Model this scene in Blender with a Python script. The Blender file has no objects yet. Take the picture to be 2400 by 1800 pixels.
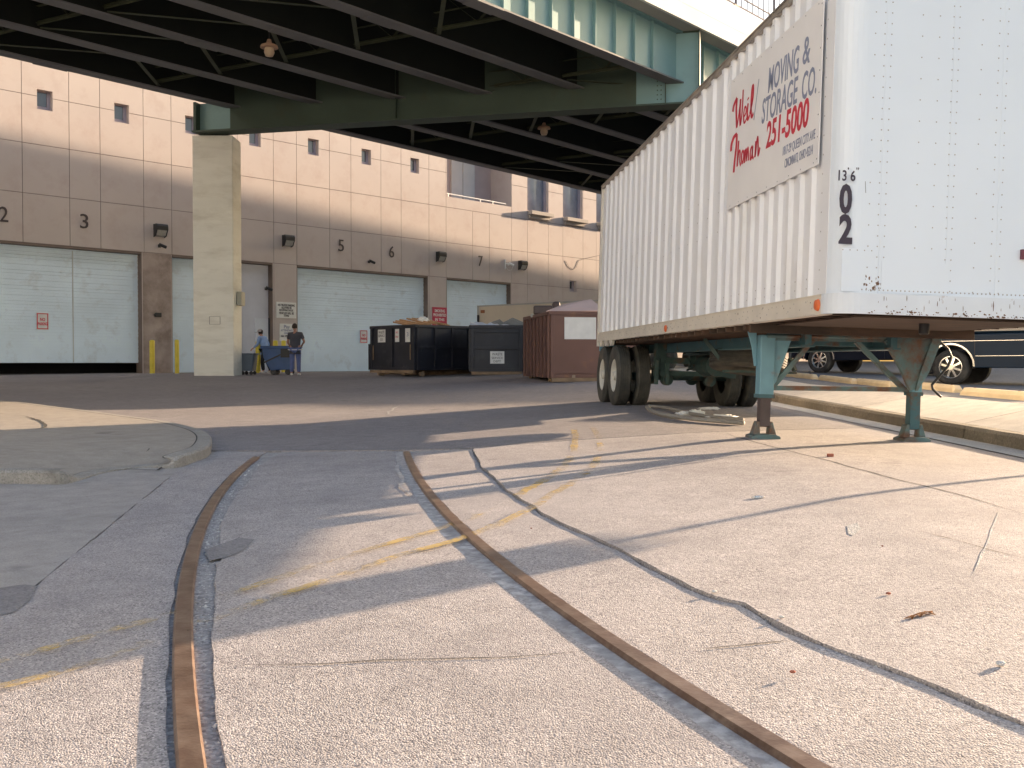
import bpy, bmesh, math, random
import numpy as np
from mathutils import Vector, Matrix, noise
random.seed(7)
scene = bpy.context.scene
COL = scene.collection
R = math.radians

# ---------------------------------------------------------------- camera, sky, sun, exposure
CAMZ = 1.01
FPX = 2333.0                      # focal length in pixels of the 2400 x 1800 photograph
PITCH = -math.atan(50 / FPX)
cd = bpy.data.cameras.new('camera')
cd.sensor_width = 36.0
cd.lens = 36.0 * FPX / 2400
cd.clip_start = 0.05
cd.clip_end = 3000
cam = bpy.data.objects.new('camera', cd)
cam.location = (0, 0, CAMZ)
cam.rotation_euler = (R(90) + PITCH, 0, 0)
COL.objects.link(cam)
scene.camera = cam

SUN_AZ, SUN_EL = R(53.0), R(10.0)     # azimuth measured from +Y towards +X
SUN = Vector((math.sin(SUN_AZ) * math.cos(SUN_EL), math.cos(SUN_AZ) * math.cos(SUN_EL), math.sin(SUN_EL)))
w = bpy.data.worlds.new('World')
scene.world = w
w.use_nodes = True
nt = w.node_tree
sky = nt.nodes.new('ShaderNodeTexSky')
sky.sky_type = 'NISHITA'
sky.sun_disc = False
sky.sun_elevation = SUN_EL
sky.sun_rotation = SUN_AZ
sky.air_density = 1.0
sky.dust_density = 4.0
sky.ozone_density = 1.2
bg = nt.nodes['Background']
hs = nt.nodes.new('ShaderNodeHueSaturation'); hs.inputs['Saturation'].default_value = 1.05   # thin white haze
nt.links.new(sky.outputs[0], hs.inputs['Color']); nt.links.new(hs.outputs[0], bg.inputs[0])
bg.inputs[1].default_value = 0.115
sd = bpy.data.lights.new('sun', 'SUN')
sd.energy = 5.0
sd.angle = R(0.4)
sd.color = (1.0, 0.74, 0.50)
so = bpy.data.objects.new('sun', sd)
so.rotation_euler = (-SUN).to_track_quat('-Z', 'Y').to_euler()
so.location = (40, 30, 30)
COL.objects.link(so)
scene.view_settings.view_transform = 'Standard'
scene.view_settings.look = 'None'
scene.view_settings.exposure = 1.88
scene.view_settings.gamma = 1.0
scene.cycles.max_bounces = 6
scene.cycles.diffuse_bounces = 4

# ---------------------------------------------------------------- helpers
def put(o, label=None, cat=None, group=None, kind=None):
    if label: o['label'] = label
    if cat: o['category'] = cat
    if group: o['group'] = group
    if kind: o['kind'] = kind
    return o

def thing(name, loc, label, cat, group=None, rot=(0, 0, 0)):
    o = bpy.data.objects.new(name, None)
    o.empty_display_size = 0.3
    o.location = loc
    o.rotation_euler = rot
    COL.objects.link(o)
    return put(o, label, cat, group)

class MB:
    """collects shapes, then links them as one mesh object"""
    def __init__(s):
        s.v = []; s.f = []
    def add(s, vs, fs):
        b = len(s.v)
        s.v += [tuple(v) for v in vs]
        s.f += [tuple(i + b for i in f) for f in fs]
    def box(s, c, size, rot=None):
        c = Vector(c); h = Vector(size) * 0.5
        vs = []
        for x in (-1, 1):
            for y in (-1, 1):
                for z in (-1, 1):
                    p = Vector((x * h.x, y * h.y, z * h.z))
                    if rot is not None: p = rot @ p
                    vs.append(c + p)
        s.add(vs, [(0, 1, 3, 2), (4, 6, 7, 5), (0, 4, 5, 1), (2, 3, 7, 6), (0, 2, 6, 4), (1, 5, 7, 3)])
    def b2(s, lo, hi):
        s.box([(a + b) / 2 for a, b in zip(lo, hi)], [abs(b - a) for a, b in zip(lo, hi)])
    def frame_box(s, o, u, v, n, u0, u1, v0, v1, n0, n1):
        vs = []
        for a in (u0, u1):
            for b in (v0, v1):
                for c in (n0, n1):
                    vs.append(o + u * a + v * b + n * c)
        s.add(vs, [(0, 1, 3, 2), (4, 6, 7, 5), (0, 4, 5, 1), (2, 3, 7, 6), (0, 2, 6, 4), (1, 5, 7, 3)])
    def bar(s, p, q, w_, h_=None, up=(0, 0, 1)):
        p = Vector(p); q = Vector(q); h_ = h_ or w_
        d = (q - p); L = d.length
        if L < 1e-6: return
        d.normalize(); up = Vector(up)
        if abs(d.dot(up)) > 0.98: up = Vector((0, 1, 0))
        a = d.cross(up).normalized(); b = a.cross(d).normalized()
        vs = []
        for e in (p, q):
            for i, j in ((-1, -1), (1, -1), (1, 1), (-1, 1)):
                vs.append(e + a * (i * w_ / 2) + b * (j * h_ / 2))
        s.add(vs, [(0, 1, 2, 3), (7, 6, 5, 4), (0, 4, 5, 1), (1, 5, 6, 2), (2, 6, 7, 3), (3, 7, 4, 0)])
    def tube(s, pts, r, n=8, cap=True):
        pts = [Vector(p) for p in pts]
        rs = r if isinstance(r, (list, tuple)) else [r] * len(pts)
        rings = []
        prev = None
        for i, p in enumerate(pts):
            d = (pts[min(i + 1, len(pts) - 1)] - pts[max(i - 1, 0)]).normalized()
            if prev is None:
                up = Vector((0, 0, 1)) if abs(d.z) < 0.9 else Vector((1, 0, 0))
                a = d.cross(up).normalized()
            else:
                a = (prev - d * prev.dot(d)).normalized()
            prev = a
            b = d.cross(a)
            rings.append([p + (a * math.cos(t) + b * math.sin(t)) * rs[i] for t in [2 * math.pi * k / n for k in range(n)]])
        vs = [v for ring in rings for v in ring]
        fs = []
        for i in range(len(pts) - 1):
            for k in range(n):
                k2 = (k + 1) % n
                fs.append((i * n + k, i * n + k2, (i + 1) * n + k2, (i + 1) * n + k))
        if cap:
            fs.append(tuple(range(n - 1, -1, -1)))
            fs.append(tuple((len(pts) - 1) * n + k for k in range(n)))
        s.add(vs, fs)
    def lathe(s, prof, c, axis='x', n=32):
        """prof: (r, a) pairs along the axis"""
        c = Vector(c); vs = []; fs = []
        for r, a in prof:
            for k in range(n):
                t = 2 * math.pi * k / n
                if axis == 'x': p = Vector((a, r * math.cos(t), r * math.sin(t)))
                elif axis == 'y': p = Vector((r * math.cos(t), a, r * math.sin(t)))
                else: p = Vector((r * math.cos(t), r * math.sin(t), a))
                vs.append(c + p)
        for i in range(len(prof) - 1):
            for k in range(n):
                k2 = (k + 1) % n
                fs.append((i * n + k, i * n + k2, (i + 1) * n + k2, (i + 1) * n + k))
        s.add(vs, fs)
    def prism(s, poly, z0, z1):
        n = len(poly)
        vs = [(x, y, z0) for x, y in poly] + [(x, y, z1) for x, y in poly]
        fs = [tuple(range(n - 1, -1, -1)), tuple(range(n, 2 * n))]
        for k in range(n):
            k2 = (k + 1) % n
            fs.append((k, k2, k2 + n, k + n))
        s.add(vs, fs)
    def extr(s, poly, n0, n1, P):
        """poly of (a,b), P maps (a,b,n)->point"""
        n = len(poly)
        vs = [P(a, b, n0) for a, b in poly] + [P(a, b, n1) for a, b in poly]
        fs = [tuple(range(n - 1, -1, -1)), tuple(range(n, 2 * n))]
        for k in range(n):
            k2 = (k + 1) % n
            fs.append((k, k2, k2 + n, k + n))
        s.add(vs, fs)
    def grid(s, fn, nu, nv, closed=False):
        vs = [fn(i / nu, j / nv) for i in range(nu + 1) for j in range(nv + 1)]
        fs = []
        for i in range(nu):
            for j in range(nv):
                a = i * (nv + 1) + j
                fs.append((a, a + nv + 1, a + nv + 2, a + 1))
        s.add(vs, fs)
    def build(s, name, mat, parent=None, smooth=False, bevel=0, off=None, fixn=True):
        me = bpy.data.meshes.new(name)
        vs = s.v
        if off is not None:
            o3 = Vector(off)
            vs = [tuple(Vector(v) - o3) for v in vs]
        me.from_pydata(vs, [], s.f)
        if fixn:
            bm = bmesh.new(); bm.from_mesh(me)
            bmesh.ops.recalc_face_normals(bm, faces=bm.faces)
            bm.to_mesh(me); bm.free()
        me.materials.append(mat)
        if smooth:
            for p in me.polygons: p.use_smooth = True
        ob = bpy.data.objects.new(name, me)
        COL.objects.link(ob)
        if parent is not None: ob.parent = parent
        if bevel:
            m = ob.modifiers.new('bevel', 'BEVEL'); m.width = bevel; m.segments = 2; m.limit_method = 'ANGLE'
        return ob

def copy_tree(o, parent=None):
    c = o.copy(); COL.objects.link(c)
    if parent is not None: c.parent = parent
    for ch in list(o.children): copy_tree(ch, c)
    return c

# ---------------------------------------------------------------- materials
def mat(name, col, rough=0.8, metal=0.0, var=0.12, scale=1.5, bump=0.0, bscale=40.0, tint=None, tscale=3.0, tlo=0.5, thi=0.7, spec=0.5, coat=0.0, stretch=None):
    """base colour with large soft variation; optional second colour in noise-shaped patches; fine bump"""
    m = bpy.data.materials.new(name); m.use_nodes = True
    n = m.node_tree.nodes; l = m.node_tree.links
    b = n['Principled BSDF']
    b.inputs['Roughness'].default_value = rough
    b.inputs['Metallic'].default_value = metal
    b.inputs['Specular IOR Level'].default_value = spec
    b.inputs['Coat Weight'].default_value = coat
    tc = n.new('ShaderNodeTexCoord')
    src = tc.outputs['Object']
    if stretch:
        mp = n.new('ShaderNodeMapping'); mp.inputs['Scale'].default_value = stretch
        l.new(src, mp.inputs[0]); src = mp.outputs[0]
    nz = n.new('ShaderNodeTexNoise'); nz.inputs['Scale'].default_value = scale; nz.inputs['Detail'].default_value = 6
    l.new(src, nz.inputs['Vector'])
    mr = n.new('ShaderNodeMapRange')
    mr.inputs['From Min'].default_value = 0.3; mr.inputs['From Max'].default_value = 0.7
    mr.inputs['To Min'].default_value = 1 - var; mr.inputs['To Max'].default_value = 1 + var
    l.new(nz.outputs['Fac'], mr.inputs['Value'])
    mx = n.new('ShaderNodeVectorMath'); mx.operation = 'SCALE'
    mx.inputs[0].default_value = col[:3]
    l.new(mr.outputs[0], mx.inputs['Scale'])
    out = mx.outputs[0]
    if tint:
        n2 = n.new('ShaderNodeTexNoise'); n2.inputs['Scale'].default_value = tscale; n2.inputs['Detail'].default_value = 8
        n2.inputs['Roughness'].default_value = 0.65
        l.new(src, n2.inputs['Vector'])
        r2 = n.new('ShaderNodeMapRange'); r2.inputs['From Min'].default_value = tlo; r2.inputs['From Max'].default_value = thi
        l.new(n2.outputs['Fac'], r2.inputs['Value'])
        mi = n.new('ShaderNodeMix'); mi.data_type = 'RGBA'
        l.new(r2.outputs[0], mi.inputs[0]); l.new(out, mi.inputs[6]); mi.inputs[7].default_value = (*tint, 1)
        out = mi.outputs[2]
    l.new(out, b.inputs['Base Color'])
    if bump:
        n3 = n.new('ShaderNodeTexNoise'); n3.inputs['Scale'].default_value = bscale; n3.inputs['Detail'].default_value = 4
        l.new(tc.outputs['Object'], n3.inputs['Vector'])
        bp = n.new('ShaderNodeBump'); bp.inputs['Strength'].default_value = bump; bp.inputs['Distance'].default_value = 0.01
        l.new(n3.outputs['Fac'], bp.inputs['Height']); l.new(bp.outputs[0], b.inputs['Normal'])
    return m

def pavement_mat(name, base, pale, dark, stain, scale=95.0, contrast=1.0, bump=0.6, stain_lo=0.52, stain_hi=0.8, dist=0.006, oily=0.0):
    """worn exposed-aggregate surface: pebbles of pale and dark stone in a matrix, large stains"""
    m = bpy.data.materials.new(name); m.use_nodes = True
    n = m.node_tree.nodes; l = m.node_tree.links
    b = n['Principled BSDF']; b.inputs['Roughness'].default_value = 0.88; b.inputs['Specular IOR Level'].default_value = 0.35
    tc = n.new('ShaderNodeTexCoord')
    def noi(sc, det=5, ro=0.6, vec=None):
        x = n.new('ShaderNodeTexNoise'); x.inputs['Scale'].default_value = sc; x.inputs['Detail'].default_value = det
        x.inputs['Roughness'].default_value = ro
        l.new(vec or tc.outputs['Object'], x.inputs['Vector']); return x.outputs['Fac']
    def mrange(v, a, c, d, e):
        x = n.new('ShaderNodeMapRange')
        for k, val in zip(('From Min', 'From Max', 'To Min', 'To Max'), (a, c, d, e)): x.inputs[k].default_value = val
        l.new(v, x.inputs['Value']); return x.outputs[0]
    def mix(f, a, c):
        x = n.new('ShaderNodeMix'); x.data_type = 'RGBA'
        if hasattr(f, 'links'): l.new(f, x.inputs[0])
        else: x.inputs[0].default_value = f
        for i, v in ((6, a), (7, c)):
            if hasattr(v, 'links'): l.new(v, x.inputs[i])
            else: x.inputs[i].default_value = (*v, 1)
        return x.outputs[2]
    vo = n.new('ShaderNodeTexVoronoi'); vo.inputs['Scale'].default_value = scale
    l.new(tc.outputs['Object'], vo.inputs['Vector'])
    sep = n.new('ShaderNodeSeparateColor'); l.new(vo.outputs['Color'], sep.inputs[0])
    c0 = mix(mrange(sep.outputs[0], 0.55, 0.95, 0, contrast), base, pale)
    c1 = mix(mrange(sep.outputs[1], 0.6, 0.98, 0, contrast), c0, dark)
    n1 = noi(0.55, 7, 0.62)
    c2 = mix(mrange(n1, stain_lo, stain_hi, 0, 0.75), c1, stain)
    n7 = noi(0.23, 3, 0.5); c2 = mix(mrange(n7, 0.45, 0.75, 0, 0.30), c2, pale)
    n8 = noi(2.3, 6, 0.75); c2 = mix(mrange(n8, 0.60, 0.76, 0, 0.45), c2, stain)
    n2 = noi(5.0, 5, 0.7)
    sc = n.new('ShaderNodeVectorMath'); sc.operation = 'SCALE'
    l.new(c2, sc.inputs[0]); l.new(mrange(n2, 0.3, 0.7, 0.86, 1.12), sc.inputs['Scale'])
    out = sc.outputs[0]
    # oil spots
    out = mix(mrange(noi(1.7, 4, 0.55), 0.66, 0.74, 0, 0.45), out, [d * 0.8 for d in dark])
    # small dark pits
    n4 = noi(23.0, 3, 0.5)
    out = mix(mrange(n4, 0.70, 0.78, 0, 0.65), out, [d * 0.5 for d in dark])
    l.new(out, b.inputs['Base Color'])
    hi = n.new('ShaderNodeMath'); hi.operation = 'ADD'
    l.new(mrange(vo.outputs['Distance'], 0, 0.7, 1, 0), hi.inputs[0])
    l.new(mrange(noi(45.0, 4, 0.6), 0.3, 0.7, 0, 0.6), hi.inputs[1])
    bp = n.new('ShaderNodeBump'); bp.inputs['Strength'].default_value = bump; bp.inputs['Distance'].default_value = dist
    l.new(hi.outputs[0], bp.inputs['Height']); l.new(bp.outputs[0], b.inputs['Normal'])
    return m

M = {}
M['concrete'] = pavement_mat('concrete_aggregate', (0.38, 0.35, 0.345), (0.62, 0.57, 0.56), (0.17, 0.158, 0.162), (0.27, 0.25, 0.255), contrast=1.0, bump=0.45, scale=165, dist=0.0045, stain_lo=0.46, stain_hi=0.72)
M['concrete_smooth'] = pavement_mat('concrete_worn', (0.38, 0.35, 0.335), (0.52, 0.49, 0.46), (0.21, 0.2, 0.19), (0.28, 0.265, 0.25), scale=160, contrast=0.5, bump=0.35, dist=0.004)
M['asphalt'] = pavement_mat('asphalt_yard', (0.25, 0.23, 0.235), (0.40, 0.37, 0.37), (0.12, 0.11, 0.115), (0.31, 0.29, 0.29), scale=110, contrast=0.7, bump=0.45)
M['lot'] = pavement_mat('parking_asphalt', (0.15, 0.15, 0.16), (0.25, 0.25, 0.25), (0.07, 0.07, 0.075), (0.2, 0.2, 0.205), scale=85, contrast=0.6, bump=0.5)
M['sidewalk'] = pavement_mat('sidewalk_concrete', (0.54, 0.49, 0.42), (0.62, 0.57, 0.5), (0.36, 0.32, 0.28), (0.44, 0.39, 0.33), scale=150, contrast=0.4, bump=0.3)
M['kerb'] = pavement_mat('kerb_stone', (0.235, 0.20, 0.155), (0.36, 0.32, 0.26), (0.09, 0.08, 0.065), (0.11, 0.095, 0.07), scale=60, contrast=0.6, bump=0.8, stain_lo=0.4, stain_hi=0.6)
M['gutter'] = pavement_mat('gutter_concrete', (0.40, 0.40, 0.40), (0.55, 0.55, 0.55), (0.2, 0.2, 0.2), (0.5, 0.5, 0.5), scale=80, contrast=0.5, bump=0.6)
M['fill'] = pavement_mat('gravel_fill', (0.34, 0.325, 0.325), (0.55, 0.53, 0.53), (0.17, 0.16, 0.165), (0.42, 0.41, 0.41), scale=75, contrast=0.8, bump=0.7, stain_lo=0.45, dist=0.008)
M['crack'] = mat('crack_dirt', (0.05, 0.047, 0.045), 0.95, var=0.4, scale=20)
M['patch'] = pavement_mat('asphalt_patch', (0.24, 0.23, 0.235), (0.34, 0.32, 0.33), (0.13, 0.13, 0.14), (0.19, 0.18, 0.19), scale=90, contrast=0.6, bump=0.7)
M['soil'] = mat('far_ground', (0.16, 0.15, 0.14), 0.95, var=0.3, scale=0.05)
M['rail'] = mat('rail_steel', (0.21, 0.135, 0.10), 0.36, metal=0.6, var=0.25, scale=3.0, bump=0.15, bscale=60, tint=(0.36, 0.27, 0.21), tscale=9, tlo=0.42, thi=0.72)
M['wallpanel'] = mat('precast_panel', (0.525, 0.462, 0.435), 0.85, var=0.035, scale=0.5, bump=0.10, bscale=25, tint=(0.475, 0.395, 0.37), tscale=1.2, tlo=0.5, thi=0.75)
M['joint'] = mat('joint_sealant', (0.17, 0.13, 0.12), 0.9)
M['wallstain'] = mat('stained_panel', (0.40, 0.33, 0.30), 0.85, var=0.2, scale=0.8, bump=0.3, bscale=25, tint=(0.24, 0.19, 0.17), tscale=0.9, tlo=0.42, thi=0.62)
M['door'] = mat('door_white', (0.74, 0.87, 0.98), 0.55, var=0.07, scale=0.8, tint=(0.50, 0.55, 0.58), tscale=1.6, tlo=0.54, thi=0.85)
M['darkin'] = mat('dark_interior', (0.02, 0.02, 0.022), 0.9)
M['frame_dark'] = mat('dark_frame', (0.05, 0.05, 0.06), 0.5)
M['jamb'] = mat('bronze_jamb', (0.16, 0.12, 0.10), 0.6)
M['glass'] = mat('window_glass', (0.09, 0.10, 0.12), 0.08, var=0.1, spec=0.9)
M['glass_pale'] = mat('blind_glass', (0.24, 0.25, 0.29), 0.2, var=0.15, spec=0.8)
M['white_paint'] = mat('white_paint', (0.8, 0.8, 0.78), 0.5, var=0.05)
M['black'] = mat('black_plastic', (0.02, 0.02, 0.022), 0.5)
M['ink'] = mat('dark_lettering', (0.05, 0.04, 0.05), 0.6)
M['numeral'] = mat('bronze_numeral', (0.06, 0.045, 0.05), 0.5)
M['lens'] = mat('lamp_lens', (0.42, 0.42, 0.40), 0.25, var=0.1, scale=10)
M['yellow'] = mat('bollard_yellow', (0.62, 0.50, 0.05), 0.6, var=0.12, scale=4, tint=(0.3, 0.26, 0.06), tscale=6, tlo=0.6, thi=0.8)
M['steel_green'] = mat('bridge_green', (0.055, 0.115, 0.105), 0.55, var=0.18, scale=1.2, tint=(0.085, 0.085, 0.045), tscale=1.0, tlo=0.5, thi=0.75)
M['steel_teal'] = mat('bridge_teal', (0.22, 0.36, 0.37), 0.5, var=0.1, scale=0.8, tint=(0.13, 0.22, 0.2), tscale=1.2, tlo=0.52, thi=0.8)
M['steel_pink'] = mat('bridge_flange', (0.19, 0.20, 0.20), 0.6, var=0.12, scale=1.0)
M['deck'] = mat('deck_concrete', (0.42, 0.38, 0.34), 0.85, var=0.1, scale=0.6)
M['parapet'] = mat('parapet_concrete', (0.72, 0.70, 0.66), 0.8, var=0.05, scale=0.8)
M['pier'] = mat('pier_paint', (0.76, 0.74, 0.67), 0.75, var=0.06, scale=1.0, bump=0.3, bscale=18, tint=(0.58, 0.55, 0.47), tscale=1.3, tlo=0.48, thi=0.78, stretch=(0.6, 0.6, 2.2))
M['rust'] = mat('rust', (0.22, 0.085, 0.04), 0.9, var=0.35, scale=8)
M['signwhite'] = mat('sign_panel_white', (0.86, 0.845, 0.835), 0.5, var=0.03, scale=2)
M['tw'] = mat('trailer_paint', (0.83, 0.84, 0.86), 0.45, var=0.03, scale=1.0, tint=(0.66, 0.63, 0.58), tscale=1.6, tlo=0.56, thi=0.85, stretch=(1, 1, 0.35))
M['tnose'] = mat('trailer_nose_paint', (0.76, 0.83, 0.90), 0.4, var=0.02, scale=1.0, tint=(0.5, 0.42, 0.36), tscale=3.5, tlo=0.74, thi=0.9)
M['trail_rail'] = mat('trailer_rail_paint', (0.70, 0.65, 0.56), 0.55, var=0.08, scale=3, tint=(0.35, 0.2, 0.12), tscale=7, tlo=0.66, thi=0.78)
M['nose_rail'] = mat('nose_rail_paint', (0.70, 0.75, 0.80), 0.5, var=0.06, scale=3, tint=(0.3, 0.17, 0.1), tscale=6, tlo=0.60, thi=0.72, stretch=(1, 1, 0.6))
M['under'] = mat('rusty_underside', (0.13, 0.08, 0.055), 0.9, var=0.3, scale=4, tint=(0.06, 0.045, 0.035), tscale=4, tlo=0.42, thi=0.6, stretch=(0.3, 3, 1))
M['teal'] = mat('chassis_blue', (0.055, 0.135, 0.16), 0.6, var=0.2, scale=3, tint=(0.13, 0.075, 0.045), tscale=3.0, tlo=0.54, thi=0.64)
M['teal_clean'] = mat('leg_blue', (0.16, 0.33, 0.41), 0.5, var=0.12, scale=3, tint=(0.24, 0.17, 0.13), tscale=4, tlo=0.60, thi=0.75)
M['teal_rust'] = mat('rusty_blue', (0.12, 0.20, 0.21), 0.7, var=0.2, scale=3, tint=(0.17, 0.085, 0.05), tscale=4.2, tlo=0.44, thi=0.62)
M['leg_dark'] = mat('greasy_inner_leg', (0.075, 0.055, 0.055), 0.5, var=0.2, scale=6)
M['chassis_dark'] = mat('chassis_dark', (0.035, 0.075, 0.07), 0.6, var=0.3, scale=4, tint=(0.12, 0.075, 0.045), tscale=4, tlo=0.52, thi=0.68)
M['tyre'] = mat('tyre_rubber', (0.05, 0.05, 0.045), 0.8, var=0.25, scale=4, tint=(0.12, 0.11, 0.085), tscale=3, tlo=0.45, thi=0.75)
M['tread'] = mat('tyre_tread', (0.03, 0.03, 0.03), 0.85, var=0.3, scale=8, tint=(0.1, 0.095, 0.08), tscale=3, tlo=0.5, thi=0.8)
M['rimw'] = mat('rim_cream', (0.68, 0.66, 0.58), 0.5, var=0.08, scale=4, tint=(0.4, 0.3, 0.2), tscale=8, tlo=0.66, thi=0.8)
M['orange'] = mat('marker_lens', (0.75, 0.16, 0.04), 0.3)
M['red_ink'] = mat('red_lettering', (0.62, 0.03, 0.06), 0.5, var=0.05)
M['blue_ink'] = mat('blue_lettering', (0.25, 0.28, 0.39), 0.5, var=0.05)
M['dk_purple'] = mat('black_marking', (0.035, 0.025, 0.045), 0.5)
M['bin_black'] = mat('container_black', (0.016, 0.017, 0.026), 0.5, var=0.3, scale=1.5, tint=(0.05, 0.05, 0.055), tscale=2.5, tlo=0.55, thi=0.75)
M['bin_green'] = mat('container_slate', (0.013, 0.016, 0.027), 0.5, var=0.25, scale=2, tint=(0.03, 0.034, 0.042), tscale=2.5, tlo=0.55, thi=0.75)
M['bin_blue'] = mat('container_blue', (0.06, 0.09, 0.17), 0.5, var=0.2, scale=2)
M['bin_brown'] = mat('container_brown', (0.155, 0.078, 0.062), 0.55, var=0.12, scale=1.2, tint=(0.24, 0.12, 0.06), tscale=2.5, tlo=0.6, thi=0.8)
M['skid'] = mat('rusty_skid', (0.23, 0.16, 0.10), 0.8, var=0.3, scale=3)
M['wood'] = mat('raw_wood', (0.46, 0.27, 0.14), 0.8, var=0.2, scale=4)
M['card'] = mat('cardboard', (0.42, 0.30, 0.19), 0.85, var=0.1)
M['sheet'] = mat('plastic_sheet', (0.55, 0.62, 0.74), 0.35, var=0.1, scale=5)
M['tarp'] = mat('pink_board', (0.55, 0.43, 0.42), 0.7, var=0.06, scale=2)
M['wire'] = mat('grey_wire', (0.22, 0.23, 0.24), 0.5, metal=0.4)
M['cream_box'] = mat('cream_trailer', (0.52, 0.46, 0.38), 0.6, var=0.06, scale=1)
M['paper'] = mat('paper_label', (0.72, 0.72, 0.70), 0.6, var=0.06, scale=5)
M['signred'] = mat('sign_red', (0.50, 0.03, 0.08), 0.5)
M['bluecart'] = mat('cart_blue', (0.025, 0.075, 0.21), 0.5, var=0.15, scale=3)
M['greybin'] = mat('bin_grey', (0.13, 0.16, 0.2), 0.6, var=0.1)
M['shirt_blue'] = mat('cloth_light_blue', (0.24, 0.36, 0.62), 0.85, var=0.12, scale=6)
M['shirt_dark'] = mat('cloth_charcoal', (0.055, 0.055, 0.07), 0.9, var=0.15, scale=6)
M['jeans'] = mat('denim', (0.10, 0.13, 0.28), 0.9, var=0.15, scale=6)
M['trousers'] = mat('cloth_black', (0.012, 0.014, 0.02), 0.9, var=0.1, scale=6)
M['skin'] = mat('skin', (0.45, 0.24, 0.18), 0.6, var=0.05, scale=8)
M['skin2'] = mat('skin_tanned', (0.36, 0.19, 0.14), 0.6, var=0.05, scale=8)
M['hair'] = mat('hair', (0.035, 0.022, 0.018), 0.8, var=0.2, scale=20)
M['cap'] = mat('cap_cloth', (0.40, 0.36, 0.36), 0.85)
M['shoe'] = mat('shoe_white', (0.68, 0.66, 0.62), 0.6)
M['belt'] = mat('belt_white', (0.6, 0.6, 0.6), 0.7)
M['truck_teal'] = mat('truck_paint_dark_teal', (0.007, 0.021, 0.042), 0.45, var=0.05, spec=0.2)
M['truck_blue'] = mat('truck_paint_navy', (0.006, 0.010, 0.022), 0.45, var=0.05, spec=0.2)
M['chrome'] = mat('chrome', (0.72, 0.72, 0.70), 0.18, metal=0.9, var=0.03)
M['carglass'] = mat('car_glass', (0.02, 0.025, 0.03), 0.05, spec=0.9)
M['stop'] = mat('wheel_stop_concrete', (0.58, 0.47, 0.30), 0.85, var=0.12, scale=3, bump=0.3, bscale=30)
M['yline'] = None
M['grey_steel'] = mat('galvanised_steel', (0.36, 0.37, 0.37), 0.5, metal=0.4, var=0.1)
M['terracotta'] = mat('brick_fragment', (0.34, 0.12, 0.08), 0.9)
M['leaf'] = mat('dry_leaf', (0.36, 0.16, 0.06), 0.8, var=0.3, scale=30)
M['stone'] = mat('pale_stone', (0.6, 0.58, 0.56), 0.8)
M['pale_block'] = mat('pale_block_wall', (0.64, 0.76, 0.90), 0.85, var=0.05)
M['cream_block'] = mat('cream_block_wall', (0.74, 0.81, 0.90), 0.85, var=0.04)
M['shade_block'] = mat('shade_block_wall', (0.38, 0.33, 0.28), 0.85, var=0.1)

def worn_yellow():
    m = bpy.data.materials.new('worn_yellow_paint'); m.use_nodes = True
    n = m.node_tree.nodes; l = m.node_tree.links
    b = n['Principled BSDF']; b.inputs['Roughness'].default_value = 0.8
    tc = n.new('ShaderNodeTexCoord')
    nz = n.new('ShaderNodeTexNoise'); nz.inputs['Scale'].default_value = 14; nz.inputs['Detail'].default_value = 8; nz.inputs['Roughness'].default_value = 0.75
    l.new(tc.outputs['Object'], nz.inputs['Vector'])
    n2 = n.new('ShaderNodeTexNoise'); n2.inputs['Scale'].default_value = 1.3; n2.inputs['Detail'].default_value = 3
    l.new(tc.outputs['Object'], n2.inputs['Vector'])
    ad = n.new('ShaderNodeMath'); ad.operation = 'ADD'
    l.new(nz.outputs['Fac'], ad.inputs[0]); l.new(n2.outputs['Fac'], ad.inputs[1])
    mr = n.new('ShaderNodeMapRange'); mr.inputs['From Min'].default_value = 0.92; mr.inputs['From Max'].default_value = 1.2
    mr.inputs['To Max'].default_value = 0.7
    l.new(ad.outputs[0], mr.inputs['Value'])
    b.inputs['Base Color'].default_value = (0.62, 0.42, 0.10, 1)
    tr = n.new('ShaderNodeBsdfTransparent'); mx = n.new('ShaderNodeMixShader')
    l.new(mr.outputs[0], mx.inputs[0]); l.new(tr.outputs[0], mx.inputs[1]); l.new(b.outputs[0], mx.inputs[2])
    l.new(mx.outputs[0], n['Material Output'].inputs[0])
    return m
M['yline'] = worn_yellow()

# ---------------------------------------------------------------- terrain heights
def S(t):
    t = min(1.0, max(0.0, t)); return t * t * (3 - 2 * t)
def fx(x):
    if x < -3: return -0.105 - 0.02 * (1 - math.exp((x + 3) / 1.0)) * 0.5
    if x < 2: return 0.035 * x
    return 0.07 + 0.0 - 0.028 * (x - 2) + 0.02 * (1 - math.exp(-(x - 2) / 0.4))
def ground(x, y):
    yy = min(max(y, -4.0), 38.0)
    return fx(min(x, 6.0)) * (1.0) + 0.0115 * yy + 0.26 * S((y - 18) / 17.0)
def lot_z(y):
    return float(np.interp(y, [-5, 12, 16, 21, 28, 35, 60], [0.44, 0.50, 0.525, 0.555, 0.73, 0.86, 1.1]))
KX = 5.12
def surface(x, y):
    """whatever a foot would stand on"""
    if x < KX: return ground(x, y)
    if x < 6.3:
        a = ground(KX, y) + 0.165; t = max(0.0, (x - KX - 0.18) / (6.3 - KX - 0.18))
        return a + (lot_z(y) - a) * t
    return lot_z(y)

CP = math.cos(PITCH); SP = math.sin(PITCH)
def ray(px, py):
    dx = (px - 1200) / FPX; dy = (900 - py) / FPX
    return Vector((dx, CP - dy * SP, SP + dy * CP))
C0 = Vector((0, 0, CAMZ))
def G(px, py, off=0.0, fn=None):
    fn = fn or ground
    d = ray(px, py); t = 1.0
    for _ in range(4000):
        p = C0 + d * t
        if p.z <= fn(p.x, p.y) + off: break
        t += 0.02
    return C0 + d * t
def D(px, py, y):
    d = ray(px, py); return C0 + d * (y / d.y)

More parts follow.
